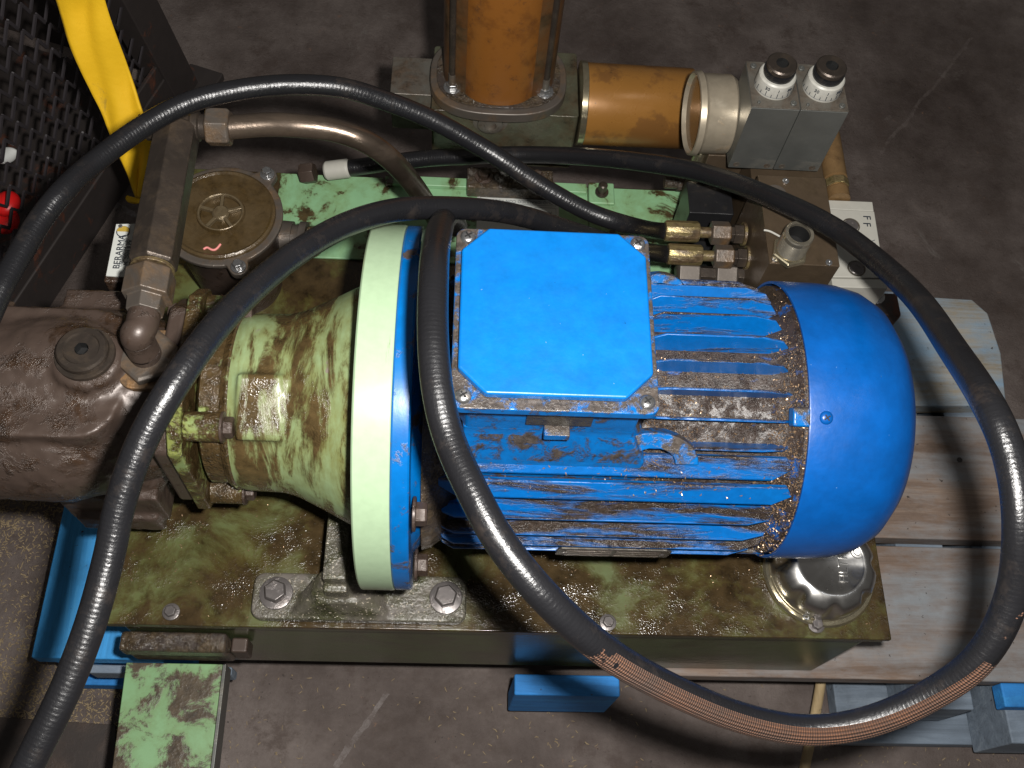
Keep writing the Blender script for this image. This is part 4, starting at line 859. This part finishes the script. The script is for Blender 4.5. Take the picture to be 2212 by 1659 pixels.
# yellow strap hanging over the basket side
bm = bmn()
ctr = [(158, -60, .80), (176, 5, .83), (199, 75, .855), (225, 145, .88), (249, 205, .90), (274, 265, .92), (290, 320, .94), (298, 375, .955), (303, 428, .97)]
wid = [52, 51, 50, 48, 48, 45, 37, 20, 4]
rows_ = []
vs = [PD(x, y, dp) for x, y, dp in ctr]; vs = smoothpts(vs, 6)
for i, v in enumerate(vs):
    t = i / 6; k = min(int(t), len(wid) - 2); wpx = wid[k] + (wid[k + 1] - wid[k]) * (t - k)
    dep = (v - CAM).dot(CZ); hw = wpx * dep / F
    side = (CX * .97 - CY * .05 + CZ * .12).normalized()
    rows_.append([v + side * hw * s + CZ * (.0025 * sin(i * .35 + s * 1.3) + .0025 * sin(s * 5 + i * .2)) for s in [q / 8 for q in range(-8, 9)]])
R_ = [[bm.verts.new(p_) for p_ in r_] for r_ in rows_]
for a, b in zip(R_, R_[1:]):
    for k in range(16): bm.faces.new([a[k], a[k + 1], b[k + 1], b[k]])
st = obj('strap', bm, 'strap', None, ang=80); m_ = st.modifiers.new('thick', 'SOLIDIFY'); m_.thickness = .0022
solo(st, 'broad yellow webbing strap hanging down beside the mesh basket', 'strap')
bm = bmn(); c_ = P(288, 432, .03); bmesh.ops.create_icosphere(bm, subdivisions=2, radius=.009, matrix=Matrix.Translation(c_) @ Matrix.Diagonal((1.3, .7, .5, 1)))
for v in bm.verts: v.co += Vector((1, 1, 1)) * noise.noise(v.co * 90) * .004
solo(obj('strap_scrap', bm, 'strap'), 'small yellow strap scrap on the floor below the strap tip', 'scrap')

# ================================================================== SWARF AND CHIPS
def chips(name, fn, n_, mat, l=(.003, .008), wd=.0006):
    bm = bmn()
    for _ in range(n_):
        r = fn()
        if r is None: continue
        p_, nn = r; nn = nn.normalized(); t = nn.orthogonal().normalized(); t = Quaternion(nn, random.uniform(0, 2 * pi)) @ t; e = nn.cross(t)
        ln = random.uniform(*l); b_ = random.uniform(-.14, .14) * ln; ww = wd * random.uniform(.6, 1.4); up2 = nn * ww
        a = p_ - t * ln / 2; m = p_ + e * b_ + nn * random.uniform(.0, .25) * ln; b = p_ + t * ln / 2
        V = [bm.verts.new(q) for q in (a - e * ww, a + e * ww, m - e * ww + up2, m + e * ww + up2, b - e * ww * .3, b + e * ww * .3, a + up2, b + up2 * .5)]
        bm.faces.new([V[0], V[1], V[3], V[2]]); bm.faces.new([V[2], V[3], V[5], V[4]]); bm.faces.new([V[6], V[0], V[2]]); bm.faces.new([V[6], V[1], V[3]])
    me = bpy.data.meshes.new(name); bm.to_mesh(me); bm.free(); me.materials.append(M[mat]); o_ = bpy.data.objects.new(name, me); col.objects.link(o_); o_['kind'] = 'stuff'
    return o_
UP = Vector((0, 0, 1))
def floor_pt():
    x = random.uniform(-.7, .75); y = random.uniform(-.05, .19)
    k = noise.noise(Vector((x * 5, y * 5, 0))) * .5 + .5
    if x < -.25: k += .35
    if random.random() > k * k * 1.6: return None
    return Vector((x, y, .0012)), UP
o = chips('floor_shavings', floor_pt, 2600, 'chip', (.0018, .0055), .00045); solo(o, 'tiny straw-coloured shavings scattered over the floor in front of the pallet', 'shavings')
def floor_l():
    x = random.uniform(-.62, -.27); y = random.uniform(.05, .42); 
    if random.random() > .55 + .6 * noise.noise(Vector((x * 9, y * 9, 3))): return None
    return Vector((x, y, .0012)), UP
o = chips('floor_sawdust', floor_l, 17000, 'chip', (.002, .0055), .0005); solo(o, 'thick layer of pale shavings on the floor left of the tank', 'shavings')
def tank_pt():
    x = random.uniform(-.255, .345); y = random.uniform(.178, .30); return Vector((x, y, ZT + .0006)), UP
o = chips('tank_swarf', tank_pt, 520, 'chip_metal', (.0006, .0022), .0003); solo(o, 'fine metal swarf stuck in the oil on the tank top', 'swarf')
def mot_pt():
    a = random.gauss(55, 38); x = random.choice((random.uniform(.0, .21), random.gauss(.207, .006), random.gauss(.125, .02)))
    x = min(max(x, -.008), .2155)
    r = .0815 if random.random() < .7 else .0970
    if a > 130 or (a < 32 and x < .118): return None
    if r > .09: r = .0933 if 36 < a < 58 else .0815
    if x > .198: r = .0810 + max(0, (x - .199)) * .90
    return axl(x) + polar(a, r), (polar(a, 1) + UP * .6)
o = chips('motor_swarf', mot_pt, 3800, 'chip_metal', (.0005, .0021), .00028); solo(o, 'brassy metal swarf caught between the motor fins', 'swarf')
